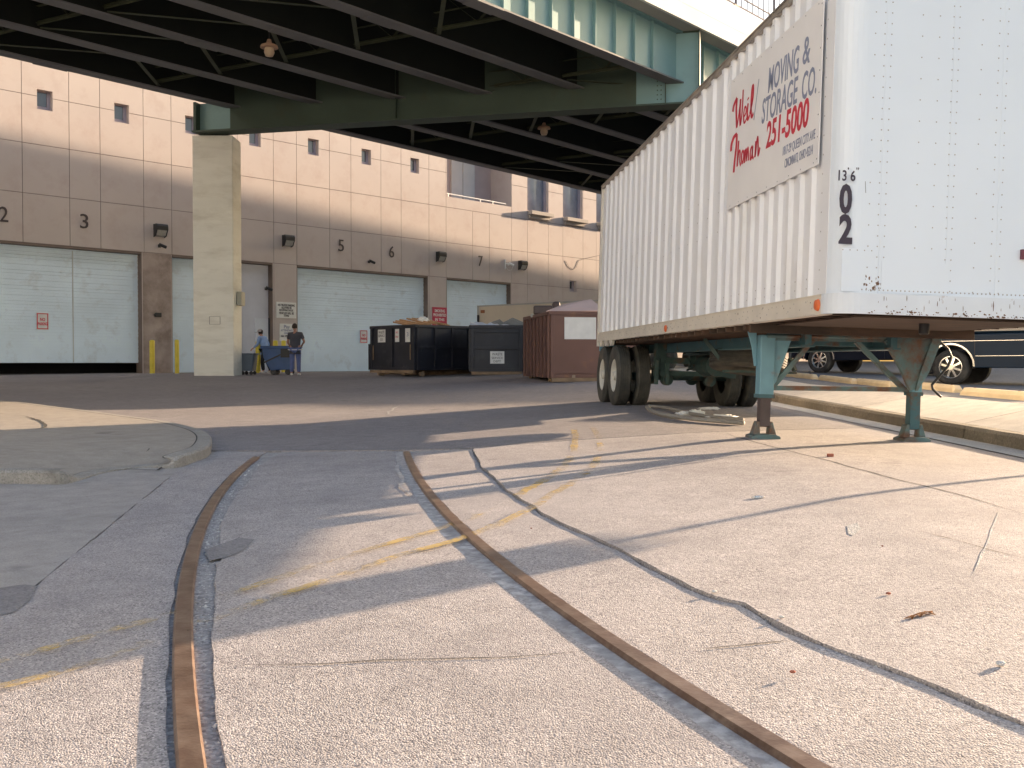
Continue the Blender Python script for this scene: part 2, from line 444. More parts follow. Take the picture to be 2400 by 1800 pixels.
def drape(name, x0, x1, y0, y1, nx, ny, fn, m, zoff=0.0, kind='structure'):
    b = MB()
    def P(u, v):
        x = x0 + (x1 - x0) * u; y = y0 + (y1 - y0) * v
        return (x, y, fn(x, y) + zoff)
    b.grid(P, nx, ny)
    o = b.build(name, m, fixn=False, smooth=True)
    return put(o, kind=kind)
FAR_PARAPET = 0.5
WH_H = 8.5
OFF_XY = (42.5, 59.4); OFF_H = 22.0
SIGN_XY = (9.8, 12.1)
# ---------------------------------------------------------------- ground, slabs, rails
def d2f(pts): return [(x * 1.085, y * 1.085) for x, y in pts]
def curve_from(pts, deg=3, lo=None):
    P = [G(x, y) for x, y in pts]
    ys = np.array([p.y for p in P]); xs = np.array([p.x for p in P])
    c = np.polyfit(ys, xs, deg)
    y0 = ys.min(); s0 = np.polyval(np.polyder(c), y0); x0 = np.polyval(c, y0)
    def f(y):
        if y < y0:
            d = y0 - y
            return float(x0 - s0 * d - 0.008 * d * d)
        return float(np.polyval(c, y))
    return f
railL = curve_from(d2f([(408, 1659), (400, 1500), (398, 1400), (403, 1300), (415, 1200), (437, 1120), (480, 1060), (515, 1022), (563, 982)]))
railR = curve_from(d2f([(1755, 1659), (1400, 1452), (1150, 1263), (1005, 1150), (922, 1060), (892, 1012), (878, 977)]))
JP = [G(x, y) for x, y in d2f([(1018, 977), (1042, 1012), (1095, 1062), (1190, 1123), (1330, 1188), (1480, 1268), (1555, 1300), (1600, 1305), (1640, 1328), (1700, 1365), (1800, 1405), (1980, 1475), (2212, 1572)])]
jy = np.array([p.y for p in JP])[::-1]; jx = np.array([p.x for p in JP])[::-1]
def joint(y):
    if y < jy[0]: return float(jx[0] + (jy[0] - y) * (jx[0] - jx[3]) / (jy[3] - jy[0]) * 1.0)
    return float(np.interp(y, jy, jx))
KP = [G(x, y) for x, y in d2f([(0, 1390), (50, 1300), (120, 1215), (210, 1120), (310, 1045), (400, 1002), (455, 985)])]
ky = np.array([p.y for p in KP]); kx = np.array([p.x for p in KP]); kc = np.polyfit(ky, kx, 1)
def seam(y): return float(np.polyval(kc, y))
BP = [G(x, y) for x, y in [(-600, 1052), (0, 1052), (300, 1056), (500, 1057), (940, 1058), (1100, 1053), (1350, 1033), (1600, 1018), (1700, 1014), (2100, 1003)]]
bx = np.array([p.x for p in BP]); by = np.array([p.y for p in BP])
def bound(x): return float(np.interp(x, bx, by))

def jit(s, a=0.006, f=7.0, seed=0.0):
    return a * noise.noise(Vector((s * f * 0.55, seed, 0.3))) * 2 + a * 0.3 * noise.noise(Vector((s * f * 2.5, seed + 5, 0.3)))

def slab(name, fL, fR, y0, y1, m, zoff=0.0, nu=14, step=0.06, skirt=0.09, topcurve=None, top=None, ja=0.006, seed=0):
    """paving slab between two plan curves, with real edges going down"""
    b = MB(); n = int((y1 - y0) / step)
    rows = []
    for j in range(n + 1):
        y = y0 + (y1 - y0) * j / n
        a = fL(y) + jit(y, ja, seed=seed); c = fR(y) + jit(y, ja, seed=seed + 9)
        row = [(a, y, ground(a, y) + zoff - skirt)]
        for i in range(nu + 1):
            x = a + (c - a) * i / nu
            yy = y
            if topcurve and j >= n - 12:          # bend the last rows to the asphalt edge
                t = (j - (n - 12)) / 12.0
                yt = topcurve(x)
                yb = y0 + (y1 - y0) * (n - 12) / n
                yy = yb + (yt - yb) * t + (jit(x, 0.012, seed=seed + 3) if j == n else 0)
            row.append((x, yy, ground(x, yy) + zoff))
        row.append((c, y if not topcurve else row[-1][1], ground(c, y) + zoff - skirt))
        row[0] = (row[0][0], row[1][1], row[0][2])
        rows.append(row)
    k = len(rows[0])
    vs = [v for r in rows for v in r]
    fs = [(j * k + i, j * k + i + 1, (j + 1) * k + i + 1, (j + 1) * k + i) for j in range(n) for i in range(k - 1)]
    base = len(vs)
    for r in (rows[0], rows[-1]):
        st = len(vs)
        for v in r[1:-1]:
            vs.append(v)
        for v in r[1:-1]:
            vs.append((v[0], v[1], v[2] - skirt))
        q = len(r) - 2
        for i in range(q - 1): fs.append((st + i, st + i + 1, st + q + i + 1, st + q + i))
    b.add(vs, fs)
    o = b.build(name, m, fixn=False)
    return put(o, kind='structure')

# far ground: one sheet to the horizon, always below what lies on it
gx = [-900, -400, -150, -60, -30, -16, -12, -8, -5, -3, -1, 1, 3, 5, 6, 8, 12, 20, 35, 70, 150, 400, 900]
gy = [-900, -300, -100, -40, -15, -5, -2, 2, 6, 9, 12, 15, 18, 21, 24, 27, 30, 33, 36, 40, 60, 90, 150, 400, 900]
b = MB()
vs = [(x, y, min(ground(x, y), 0.75) - 0.22 - (0.3 if max(abs(x), abs(y)) > 100 else 0)) for x in gx for y in gy]
ny_ = len(gy)
b.add(vs, [(i * ny_ + j, (i + 1) * ny_ + j, (i + 1) * ny_ + j + 1, i * ny_ + j + 1) for i in range(len(gx) - 1) for j in range(ny_ - 1)])
put(b.build('ground', M['soil'], fixn=False), kind='structure')

M['chalk'] = mat('chalky_concrete', (0.50, 0.48, 0.475), 0.9, var=0.3, scale=14, bump=0.6, bscale=60, tint=(0.30, 0.28, 0.28), tscale=16, tlo=0.42, thi=0.6)
GL = 0.036   # half railhead
YT = 10.2
slab('paving_slab', lambda y: -16.0, lambda y: seam(y) - 0.008, -4, YT, M['concrete_smooth'], nu=46, step=0.12, topcurve=bound, zoff=-0.006, seed=1)
slab('paving_slab', lambda y: seam(y) + 0.008, lambda y: railL(y) - GL - 0.018, -4, YT, M['concrete'], nu=10, topcurve=bound, seed=2)
fillw = lambda y: 0.075 + 0.02 * math.sin(y * 1.7) + (0.03 if y > 5 else 0)
def gapL(y): return railL(y) + GL + fillw(y)
def gapR(y): return railR(y) - GL - 0.085 - 0.02 * math.sin(y * 1.3 + 1)
slab('rail_bed', lambda y: railL(y) - 0.11, lambda y: gapL(y) + 0.02, -4, YT + 0.02, M['fill'], zoff=-0.010, nu=5, seed=3, ja=0.0, topcurve=bound)
slab('paving_slab', gapL, gapR, -4, YT, M['concrete'], nu=16, topcurve=bound, seed=4, ja=0.007)
slab('rail_bed', lambda y: gapR(y) - 0.02, lambda y: railR(y) + 0.06, -4, YT + 0.02, M['chalk'], zoff=-0.003, nu=5, seed=5, ja=0.0, topcurve=bound)
slab('paving_slab', lambda y: railR(y) + GL + 0.006, lambda y: joint(y) - 0.010, -4, YT, M['concrete'], nu=10, topcurve=bound, seed=6, ja=0.010)
slab('paving_slab', lambda y: joint(y) + 0.012, lambda y: 4.72, -4, YT, M['concrete'], nu=26, topcurve=bound, zoff=0.009, seed=7, ja=0.010)
slab('joint_bed', lambda y: joint(y) - 0.05, lambda y: joint(y) + 0.05, -4, YT, M['fill'], zoff=-0.018, nu=2, seed=8, ja=0, topcurve=bound)

def make_rail(f, label):
    y0, y1 = -4.0, YT + 0.08
    root = MB(); prof = [(-GL, -0.10), (-GL, 0.004), (-GL + 0.008, 0.014), (GL - 0.008, 0.014), (GL, 0.004), (GL, -0.10)]
    n = 150; vs = []
    for j in range(n + 1):
        y = y0 + (y1 - y0) * j / n
        t = (f(y + 0.02) - f(y - 0.02)) / 0.04
        L = math.hypot(1, t); nx, nyy = 1 / L, -t / L
        x = f(y)
        for a, z in prof: vs.append((x + nx * a, y + nyy * a, ground(x, y) + z))
    k = len(prof)
    root.add(vs, [(j * k + i, j * k + i + 1, (j + 1) * k + i + 1, (j + 1) * k + i) for j in range(n) for i in range(k - 1)])
    o = root.build('rail', M['rail'], smooth=False, fixn=False)
    return put(o, label, 'rail', 'rails set in the street')
make_rail(railL, 'worn brown steel rail curving up the left side of the street')
make_rail(railR, 'worn brown steel rail running diagonally from the middle down to the bottom right')

# asphalt yard up to the building, laid over the slab edge
b = MB()
nx_, ny_ = 120, 90
def PA(u, v):
    x = -45 + (KX + 45 - 0.36) * u
    y0 = bound(x) + jit(x, 0.012, seed=3)
    y = y0 + (75 - y0) * (v ** 1.5)
    return (x, y, ground(x, y) + 0.012)
b.grid(PA, nx_, ny_)
st = len(b.v)
for i in range(nx_ + 1):
    p = PA(i / nx_, 0); b.v.append(p); b.v.append((p[0], p[1] - 0.01, p[2] - 0.1))
for i in range(nx_): b.f.append((st + 2 * i, st + 2 * i + 2, st + 2 * i + 3, st + 2 * i + 1))
put(b.build('asphalt_yard', M['asphalt'], fixn=False), kind='structure')

# gutter, kerb, sidewalk, lot on the right
b = MB(); b.grid(lambda u, v: (4.70 + 0.46 * u, -4 + 64 * v, ground(4.70 + 0.46 * u, -4 + 64 * v) + 0.018), 4, 160)
put(b.build('gutter', M['gutter'], fixn=False), kind='structure')
b = MB()
L_ = 3.05
prof = [(KX - 0.015, -0.1), (KX, 0.13), (KX + 0.03, 0.163), (KX + 0.17, 0.165)]
k0 = -4
while k0 < 50:
    y0, y1 = k0 + 0.008, k0 + L_ - 0.008
    n = 8; vs = []
    for j in range(n + 1):
        y = y0 + (y1 - y0) * j / n
        for x, z in prof: vs.append((x + jit(y, 0.004, 3, 2), y, ground(KX, y) + z + jit(y, 0.004, 4, 6)))
    b.add(vs, [(j * 4 + i, j * 4 + i + 1, (j + 1) * 4 + i + 1, (j + 1) * 4 + i) for j in range(n) for i in range(3)])
    k0 += L_
put(b.build('kerb', M['kerb'], fixn=False), kind='structure')
def PS(u, v):
    x = KX + 0.165 + (6.3 - KX - 0.16) * u; y = -4 + 64 * v
    return (x, y, surface(x, y) + (0.0))
b = MB(); b.grid(PS, 6, 160)
put(b.build('sidewalk', M['sidewalk'], fixn=False), kind='structure')
b = MB(); b.grid(lambda u, v: (6.29 + 70 * u, -4 + 64 * v, lot_z(-4 + 64 * v) - 0.004), 30, 160)
put(b.build('parking_lot', M['lot'], fixn=False), kind='structure')
b = MB()
for y in (2.2, 5.2, 8.3, 11.6, 15.1, 18.9, 23, 27.5, 33):
    b.add([(KX + 0.17, y, surface(KX + 0.17, y) + 0.004), (6.29, y + 0.1, surface(6.29, y) + 0.004), (6.29, y + 0.118, surface(6.29, y) + 0.004), (KX + 0.17, y + 0.018, surface(KX + 0.17, y) + 0.004)], [(0, 1, 2, 3)])
put(b.build('sidewalk_joint', M['crack'], fixn=False), kind='structure')

# thin cracks: ribbons of dirt in the slabs
def ribbon(name, pts, wd, m, off=0.004, ja=0.01, taper=True, n=60, fn=None, px=True):
    P = [G(x, y) for x, y in pts] if px else [Vector(p) for p in pts]
    d = [0]
    for a, c in zip(P, P[1:]): d.append(d[-1] + (c - a).to_2d().length)
    xs = [p.x for p in P]; ys = [p.y for p in P]
    b = MB(); vs = []
    sd = pts[0][0] * 0.01
    for i in range(n + 1):
        s = d[-1] * i / n
        x = np.interp(s, d, xs); y = np.interp(s, d, ys)
        x2 = np.interp(min(s + .01, d[-1]), d, xs); y2 = np.interp(min(s + .01, d[-1]), d, ys)
        x1 = np.interp(max(s - .01, 0), d, xs); y1 = np.interp(max(s - .01, 0), d, ys)
        tx, ty = x2 - x1, y2 - y1; L = math.hypot(tx, ty) or 1
        nx, ny = ty / L, -tx / L
        o = jit(s, ja, 5, sd); ww = wd * (0.6 + 0.8 * abs(noise.noise(Vector((s * 6, sd, 0)))))
        if taper: ww *= min(1, 4 * i / n + 0.15, 4 * (n - i) / n + 0.15)
        for sg in (-1, 1):
            qx = x + nx * (o + sg * ww / 2); qy = y + ny * (o + sg * ww / 2)
            vs.append((qx, qy, (fn or ground)(qx, qy) + off))
    b.add(vs, [(2 * i, 2 * i + 1, 2 * i + 3, 2 * i + 2) for i in range(n)])
    return put(b.build(name, m, fixn=False), kind='structure')
ribbon('crack', [(1691, 1015), (1780, 1042), (1950, 1085), (2098, 1126), (2260, 1165), (2420, 1216)], 0.022, M['crack'], off=0.0115)
ribbon('crack', [(560, 1561), (760, 1558), (900, 1550), (1180, 1546), (1380, 1530)], 0.010, M['crack'])
ribbon('crack', [(1650, 1530), (1760, 1515), (1850, 1505)], 0.010, M['crack'])
ribbon('crack', [(2160, 1250), (2300, 1290), (2420, 1320)], 0.008, M['crack'], off=0.0115)
ribbon('crack', [(215, 1110), (290, 1100), (370, 1103), (392, 1090)], 0.03, M['crack'], off=0.004)
# asphalt cracks
ribbon('crack', [(935, 952), (918, 962), (908, 974)], 0.05, M['fill'], off=0.0145, ja=0.03)
# patches
def patch(pts, m, off, name='asphalt_patch', fn=None):
    P = [G(x, y) for x, y in pts]
    c = sum(P, Vector()) / len(P)
    b = MB(); vs = []; n = len(P); K = 6
    ring = []
    for i in range(n):
        a, d_ = P[i], P[(i + 1) % n]
        for k in range(K):
            q = a.lerp(d_, k / K); s = i + k / K
            q = q + (q - c) * (0.06 * noise.noise(Vector((s * 2.1, pts[0][0], 0))))
            ring.append(q)
    f = fn or ground
    vs = [(q.x, q.y, f(q.x, q.y) + off) for q in ring]
    vs.append((c.x, c.y, f(c.x, c.y) + off))
    b.add(vs, [(i, (i + 1) % len(ring), len(ring)) for i in range(len(ring))])
    return put(b.build(name, m, fixn=False), kind='structure')
patch([(480, 1290), (560, 1262), (596, 1266), (570, 1292), (540, 1306), (490, 1316)], M['patch'], 0.003)
patch([(-30, 1385), (60, 1372), (88, 1376), (70, 1410), (30, 1440), (-40, 1450)], M['patch'], 0.003)
# pale scuffs
patch([(1985, 1238), (2010, 1230), (2018, 1245), (2000, 1262), (1988, 1256)], M['gutter'], 0.0115, 'scuff')
ribbon('scuff', [(2340, 1205), (2310, 1290), (2275, 1360)], 0.012, M['gutter'], off=0.0115, ja=0.004)
# pale broken edge along the right rail's inner side
ribbon('broken_edge', [(928, 1080), (940, 1130), (962, 1165)], 0.05, M['chalk'], off=0.006, ja=0.02)

# worn double yellow line
y1p = [(-200, 1600), (0, 1562), (150, 1515), (300, 1478), (390, 1450), (500, 1412), (640, 1366), (760, 1325), (880, 1290), (1000, 1255), (1090, 1222), (1180, 1185), (1250, 1145), (1320, 1100), (1345, 1060), (1350, 1030), (1345, 1008)]
y2p = [(-200, 1672), (0, 1625), (150, 1580), (300, 1536), (390, 1502), (510, 1455), (640, 1405), (790, 1360), (930, 1310), (1060, 1275), (1150, 1240), (1240, 1198), (1310, 1155), (1385, 1103), (1410, 1060), (1405, 1030), (1390, 1005)]
ribbon('yellow_line', y1p, 0.10, M['yline'], off=0.0135, ja=0.012, taper=False, n=160)
ribbon('yellow_line', y2p, 0.10, M['yline'], off=0.0135, ja=0.012, taper=False, n=160)

# left pavement island with a kerb that dips into a ramp
def island():
    pts = [(-700, 905, .11), (-300, 921, .11), (0, 938, .11), (150, 955, .11), (291, 973, .11), (380, 985, .11), (443, 998, .11), (478, 1009, .11), (496, 1024, .11), (488, 1045, .11), (455, 1058, .11), (420, 1070, .10), (392, 1087, .04),
           (350, 1092, .012), (290, 1098, .01), (240, 1106, .01), (196, 1118, .015), (150, 1106, .10), (90, 1103, .11), (0, 1103, .11), (-300, 1110, .11), (-700, 1120, .11)]
    out = []
    for x, y, h in pts:
        p = G(x, y, off=h); out.append(Vector((p.x, p.y, h)))
    K = 5; ring = []
    n = len(out)
    for i in range(n - 1):
        p0, p1, p2, p3 = out[max(i - 1, 0)], out[i], out[i + 1], out[min(i + 2, n - 1)]
        for k in range(K):
            t = k / K
            q = 0.5 * ((2 * p1) + (-p0 + p2) * t + (2 * p0 - 5 * p1 + 4 * p2 - p3) * t * t + (-p0 + 3 * p1 - 3 * p2 + p3) * t ** 3)
            ring.append(q)
    ring.append(out[-1])
    c = G(150, 1030); N = len(ring)
    inner = []; inner2 = []
    for i, q in enumerate(ring):
        a = ring[max(i - 1, 0)]; d_ = ring[min(i + 1, N - 1)]
        t = Vector((d_.x - a.x, d_.y - a.y)).normalized(); nn = Vector((t.y, -t.x))
        inner.append(Vector((q.x + nn.x * 0.16, q.y + nn.y * 0.16, q.z + 0.004)))
        inner2.append(Vector((q.x + nn.x * 0.175, q.y + nn.y * 0.175, q.z + 0.003)))
    def lift(q, extra=0): return (q.x, q.y, ground(q.x, q.y) + max(0.011, q.z) + extra)
    kb = MB()
    vs = []
    for q, r in zip(ring, inner):
        vs += [(q.x, q.y, ground(q.x, q.y) - 0.05), (q.x, q.y, ground(q.x, q.y) + max(0.006, q.z - 0.02)), (q.x + (r.x - q.x) * .12, q.y + (r.y - q.y) * .12, ground(q.x, q.y) + max(0.009, q.z)), lift(r)]
    kb.add(vs, [(i * 4 + j, i * 4 + 4 + j, i * 4 + 5 + j, i * 4 + 1 + j) for i in range(N - 1) for j in range(3)])
    put(kb.build('kerb', M['kerb2'], fixn=True), kind='structure')
    cr = MB(); vs = []
    for r, s_ in zip(inner, inner2): vs += [lift(r, -0.002), lift(s_, -0.002)]
    cr.add(vs, [(2 * i, 2 * i + 1, 2 * i + 3, 2 * i + 2) for i in range(N - 1)])
    put(cr.build('kerb_joint', M['crack'], fixn=False), kind='structure')
    # pavement surface: the outline filled with a triangulated grid, dipping towards the ramp
    from mathutils.geometry import delaunay_2d_cdt
    out2 = [Vector((q.x, q.y)) for q in inner2]
    x0 = min(q.x for q in out2); x1 = max(q.x for q in out2); y0 = min(q.y for q in out2); y1 = max(q.y for q in out2)
    def inside(x, y):
        c = False; n_ = len(out2)
        for i in range(n_):
            a, b_ = out2[i], out2[i - 1]
            if (a.y > y) != (b_.y > y) and x < (b_.x - a.x) * (y - a.y) / (b_.y - a.y) + a.x: c = not c
        return c
    pts2 = list(out2)
    x = x1
    while x > x0:
        y = y0
        while y < y1:
            if inside(x, y): pts2.append(Vector((x, y)))
            y += 0.22
        x -= 0.22 if x > -9 else 1.2
    n_ = len(out2)
    vv, ee, ff, _, _, _ = delaunay_2d_cdt(pts2, [], [list(range(n_))], 1, 1e-4)
    low = [(q.x, q.y, q.z) for q in inner2 if q.z < 0.108]
    def hh(x, y):
        return max(0.012, min([0.113] + [lz + 0.13 * max(0, math.hypot(x - lx_, y - ly_) - 0.02) for lx_, ly_, lz in low]))
    pv = MB(); pv.add([(v.x, v.y, ground(v.x, v.y) + hh(v.x, v.y)) for v in vv], [tuple(f) for f in ff])
    put(pv.build('pavement', M['pave_left'], fixn=True, smooth=True), kind='structure')
    return
M['kerb2'] = pavement_mat('kerb_concrete', (0.34, 0.32, 0.29), (0.45, 0.42, 0.39), (0.15, 0.14, 0.12), (0.22, 0.21, 0.18), scale=90, contrast=0.5, bump=0.5)
M['pave_left'] = pavement_mat('pavement_concrete', (0.37, 0.33, 0.285), (0.46, 0.42, 0.37), (0.22, 0.2, 0.18), (0.29, 0.265, 0.235), scale=140, contrast=0.45, bump=0.35)
island()
isl = lambda x, y: ground(x, y) + 0.11
ribbon('crack', [(60, 993), (90, 1003), (108, 1015), (106, 1022), (82, 1028)], 0.05, M['crack'], off=0.118, ja=0.006)
ribbon('crack', [(220, 1036), (290, 1042), (345, 1043)], 0.012, M['crack'], off=0.117, ja=0.006)
ribbon('crack', [(360, 1062), (343, 1082)], 0.015, M['crack'], off=0.10, ja=0.006)

# loose stones along the rails, grass of gravel: nobody could count
b = MB(); rnd = random.Random(3)
for _ in range(1500):
    y = rnd.uniform(2.2, 10.0)
    if rnd.random() < 0.5: x = railL(y) + GL + rnd.uniform(0.005, 0.10)
    elif rnd.random() < 0.7: x = railR(y) - GL - rnd.uniform(0.005, 0.13)
    else: x = joint(y) + rnd.uniform(-0.04, 0.03)
    r = rnd.uniform(0.002, 0.007) * (1 if rnd.random() < .93 else 2)
    z = ground(x, y) - 0.014 + r * 0.4
    pts = [(x + r * rnd.uniform(.6, 1.2), y, z), (x, y + r * rnd.uniform(.6, 1.2), z), (x - r, y, z), (x, y - r, z), (x, y, z + r * 0.8), (x, y, z - r * 0.6)]
    b.add(pts, [(0, 1, 4), (1, 2, 4), (2, 3, 4), (3, 0, 4), (1, 0, 5), (2, 1, 5), (3, 2, 5), (0, 3, 5)])
put(b.build('loose_gravel', M['stone'], fixn=False), 'loose grey and white gravel in the grooves beside the rails', 'gravel', kind='stuff')
# ---------------------------------------------------------------- lettering helper
def text_obj(name, s, size, m, P, parent=None, shear=0.0, bold=0.0, depth=0.004, width=None, align='CENTER', off=None):
    """text laid out in 2-D, mapped by P(a, b, n) into place; width squeezes it"""
    cu = bpy.data.curves.new('t', 'FONT'); cu.body = s; cu.size = size; cu.shear = shear
    cu.offset = bold; cu.extrude = 0.5; cu.align_x = align; cu.align_y = 'CENTER'; cu.resolution_u = 3
    t = bpy.data.objects.new('t', cu); COL.objects.link(t)
    bpy.context.view_layer.update()
    me = bpy.data.meshes.new_from_object(t.evaluated_get(bpy.context.evaluated_depsgraph_get()))
    bpy.data.objects.remove(t); bpy.data.curves.remove(cu)
    co = [Vector((v.co.x, max(-size * 0.6, min(size * 0.6, v.co.y)), v.co.z)) for v in me.vertices]
    k = 1.0
    if width:
        w0 = max(c.x for c in co) - min(c.x for c in co); k = width / w0
    x0 = (max(c.x for c in co) + min(c.x for c in co)) / 2 if align == 'CENTER' else 0
    for v, c in zip(me.vertices, co):
        p = P((c.x - x0) * k, c.y, (c.z + 0.5) * depth)
        if off is not None: p = Vector(p) - Vector(off)
        v.co = p
    me.materials.clear(); me.materials.append(m); me.name = name
    o = bpy.data.objects.new(name, me); COL.objects.link(o)
    if parent is not None: o.parent = parent
    return o

# ---------------------------------------------------------------- dock building
WAZ = R(43.7)
wv = Vector((math.sin(WAZ), math.cos(WAZ), 0)); wn = Vector((math.cos(WAZ), -math.sin(WAZ), 0))
WO = Vector((-13.04, 40.7, 0))
def WP(u, z, n=0.0):
    p = WO + wv * u + wn * n; p.z = z; return p
def U(px, py=850, n=0.0):
    d = ray(px, py); o = WO + wn * n
    t = (o - C0).dot(wn) / d.dot(wn)
    return (C0 + d * t - o).dot(wv)
def ZW(px, py, n=0.0):
    d = ray(px, py); o = WO + wn * n
    t = (o - C0).dot(wn) / d.dot(wn)
    return (C0 + d * t).z
B_OFF = WP(0, 0)
bld = thing('dock_building', B_OFF, 'long beige panelled loading dock building with white overhead doors numbered 2 to 7', 'building')
ROW = [ZW(200, 579.5), ZW(239, 472), ZW(239, 366), ZW(239, 257)]      # door head, then three joints above it
ROW = [5.35, 7.13, 8.93, 10.68]
rows = [0.0, ROW[0], ROW[1], ROW[2], ROW[3], 12.45, 14.6]
cols_px = [57, 167, 239, 340, 405, 452, 559, 643, 697, 774, 824, 894, 941, 1006, 1046, 1108, 1147, 1199, 1236, 1285, 1319, 1366, 1397]
cols = [U(p) for p in cols_px]
u = cols[-1]; pat = [2.9, 1.9]
while u < 62: u += pat[len(cols) % 2]; cols.append(u)
left = []; u = cols[0]; pat = [3.0, 1.9, 2.0, 2.9]
k = 0
while u > -34: u -= pat[k % 4]; k += 1; left.append(u)
cols = left[::-1] + cols
holes = []
def hole(a, b_, z0, z1): holes.append((a, b_, z0, z1)); return (a, b_, z0, z1)
DH = ROW[0]
h_d3 = hole(U(-330), U(334), -0.2, DH)
h_d4 = hole(U(404), U(640), -0.2, DH)
h_d6 = hole(U(697), U(1003), -0.2, DH)
h_d7 = hole(U(1047), U(1197), -0.2, DH)
smallw = []
for (a, c, t, bt) in [(93, 129.5, 213, 259), (273, 307, 245, 288), (438, 467, 275, 313), (587, 614, 306, 341), (724, 749, 327, 363), (849, 871, 351, 385), (963, 983, 372, 405)]:
    zc = (ZW((a + c) / 2, t) + ZW((a + c) / 2, bt)) / 2
    smallw.append(hole(U(a), U(c), zc - 0.36, zc + 0.36))
h_low = hole(U(1335), U(1351), ZW(1343, 684), ZW(1343, 658))
h_big = hole(U(1048), U(1199), ZW(1120, 472) , 13.4)
h_s = [hole(U(a), U(c), ZW((a + c) / 2, yb), 13.0) for a, c, yb in [(1236, 1285, 497), (1319, 1365, 512), (1397, 1441, 524)]]
def wall_mesh(urange, zrange, cols, rows, holes, gap=0.010, dep=0.03, skipcols=None):
    us = sorted(set([round(x, 4) for x in list(urange) + [c for c in cols if urange[0] < c < urange[1]] + [h[0] for h in holes] + [h[1] for h in holes]]))
    zs = sorted(set([round(x, 4) for x in list(zrange) + [r for r in rows if zrange[0] < r < zrange[1]] + [h[2] for h in holes] + [h[3] for h in holes] if zrange[0] - 1e-3 <= x <= zrange[1] + 1e-3]))
    cs = set(round(c, 4) for c in cols); rs = set(round(r, 4) for r in rows)
    b = MB(); back = MB()
    for i in range(len(us) - 1):
        for j in range(len(zs) - 1):
            a, c, z0, z1 = us[i], us[i + 1], zs[j], zs[j + 1]
            uc, zc = (a + c) / 2, (z0 + z1) / 2
            if any(h[0] < uc < h[1] and h[2] < zc < h[3] for h in holes): continue
            if c - a < 0.002: continue
            g = [gap if x else 0 for x in (a in cs and not (skipcols and skipcols(a, zc)), c in cs and not (skipcols and skipcols(c, zc)), z0 in rs, z1 in rs)]
            A, Cc, Z0, Z1 = a + g[0], c - g[1], z0 + g[2], z1 - g[3]
            b.add([WP(A, Z0), WP(Cc, Z0), WP(Cc, Z1), WP(A, Z1)], [(0, 1, 2, 3)])
            for k, (p, q) in enumerate((((A, Z0), (A, Z1)), ((Cc, Z0), (Cc, Z1)), ((A, Z0), (Cc, Z0)), ((A, Z1), (Cc, Z1)))):
                if g[k]:
                    b.add([WP(*p), WP(*q), WP(*q, -dep), WP(*p, -dep)], [(0, 1, 2, 3)])
            back.add([WP(a, z0, -dep), WP(c, z0, -dep), WP(c, z1, -dep), WP(a, z1, -dep)], [(0, 1, 2, 3)])
    return b, back
lowright = U(1046) - 0.01
def skip(cu, zc):     # narrow joints present only at some heights
    for px, lo, hi in ((1108, 5.35, 8.9), (1147, 5.35, 8.9), (824, 5.3, 99), (452, -1, 99)):
        if abs(cu - round(U(px), 4)) < 1e-3: return not (lo < zc < hi) or px == 452
    return False
wb, wback = wall_mesh((-36, 62), (0.0, 14.6), cols, rows[1:-1], holes, skipcols=skip)
wb.build('wall', M['wallpanel'], bld, off=B_OFF, fixn=False)
wback.build('panel_joint', M['joint'], bld, off=B_OFF, fixn=False)
# reveals of all openings, roof and back of the block
def reveal(h, dep):
    rv = MB()
    a, c, z0, z1 = h
    for p, q in (((a, z0), (a, z1)), ((c, z0), (c, z1)), ((a, z1), (c, z1)), ((a, z0), (c, z0))):
        rv.add([WP(*p), WP(*q), WP(*q, -dep), WP(*p, -dep)], [(0, 1, 2, 3)])
    rv.build('reveal', M['wallpanel'], bld, off=B_OFF, fixn=False)
for h in smallw + [h_low]: reveal(h, 0.28)
reveal(h_big, 1.6)
for h in h_s: reveal(h, 0.35)
jb = MB()
for h in (h_d3, h_d4, h_d6, h_d7):
    a, c, z0, z1 = h
    jb.frame_box(WP(c, 0), wv, Vector((0, 0, 1)), wn, -0.02, 0.0 - 0.002, 0.1, z1 - 0.002, -0.5, -0.003)
    jb.frame_box(WP(a, 0), wv, Vector((0, 0, 1)), wn, 0.002, 0.02, 0.1, z1 - 0.002, -0.5, -0.003)
    jb.frame_box(WP(a, 0), wv, Vector((0, 0, 1)), wn, 0.02, c - a - 0.02, z1 - 0.09, z1 - 0.002, -0.5, 0.012)
jb.build('door_frame', M['jamb'], bld, off=B_OFF)
rb = MB()
rb.frame_box(WP(0, 0), wv, Vector((0, 0, 1)), wn, -36, 62, 14.6, 14.9, -22, 0.06)
rb.build('roof', M['deck'], bld, off=B_OFF)
rb = MB()
Z3 = Vector((0, 0, 1))
rb.frame_box(WP(0, 0), wv, Z3, wn, -36, 62, 0.0, 14.59, -22, -21.8)
rb.frame_box(WP(0, 0), wv, Z3, wn, -36, -35.8, 0.0, 14.59, -21.79, -0.04)
rb.frame_box(WP(0, 0), wv, Z3, wn, 61.8, 62, 0.0, 14.59, -21.79, -0.04)
rb.frame_box(WP(0, 0), wv, Z3, wn, -35, 61, 5.6, 5.8, -21, -1.7)
rb.build('back_wall', M['wallpanel'], bld, off=B_OFF)
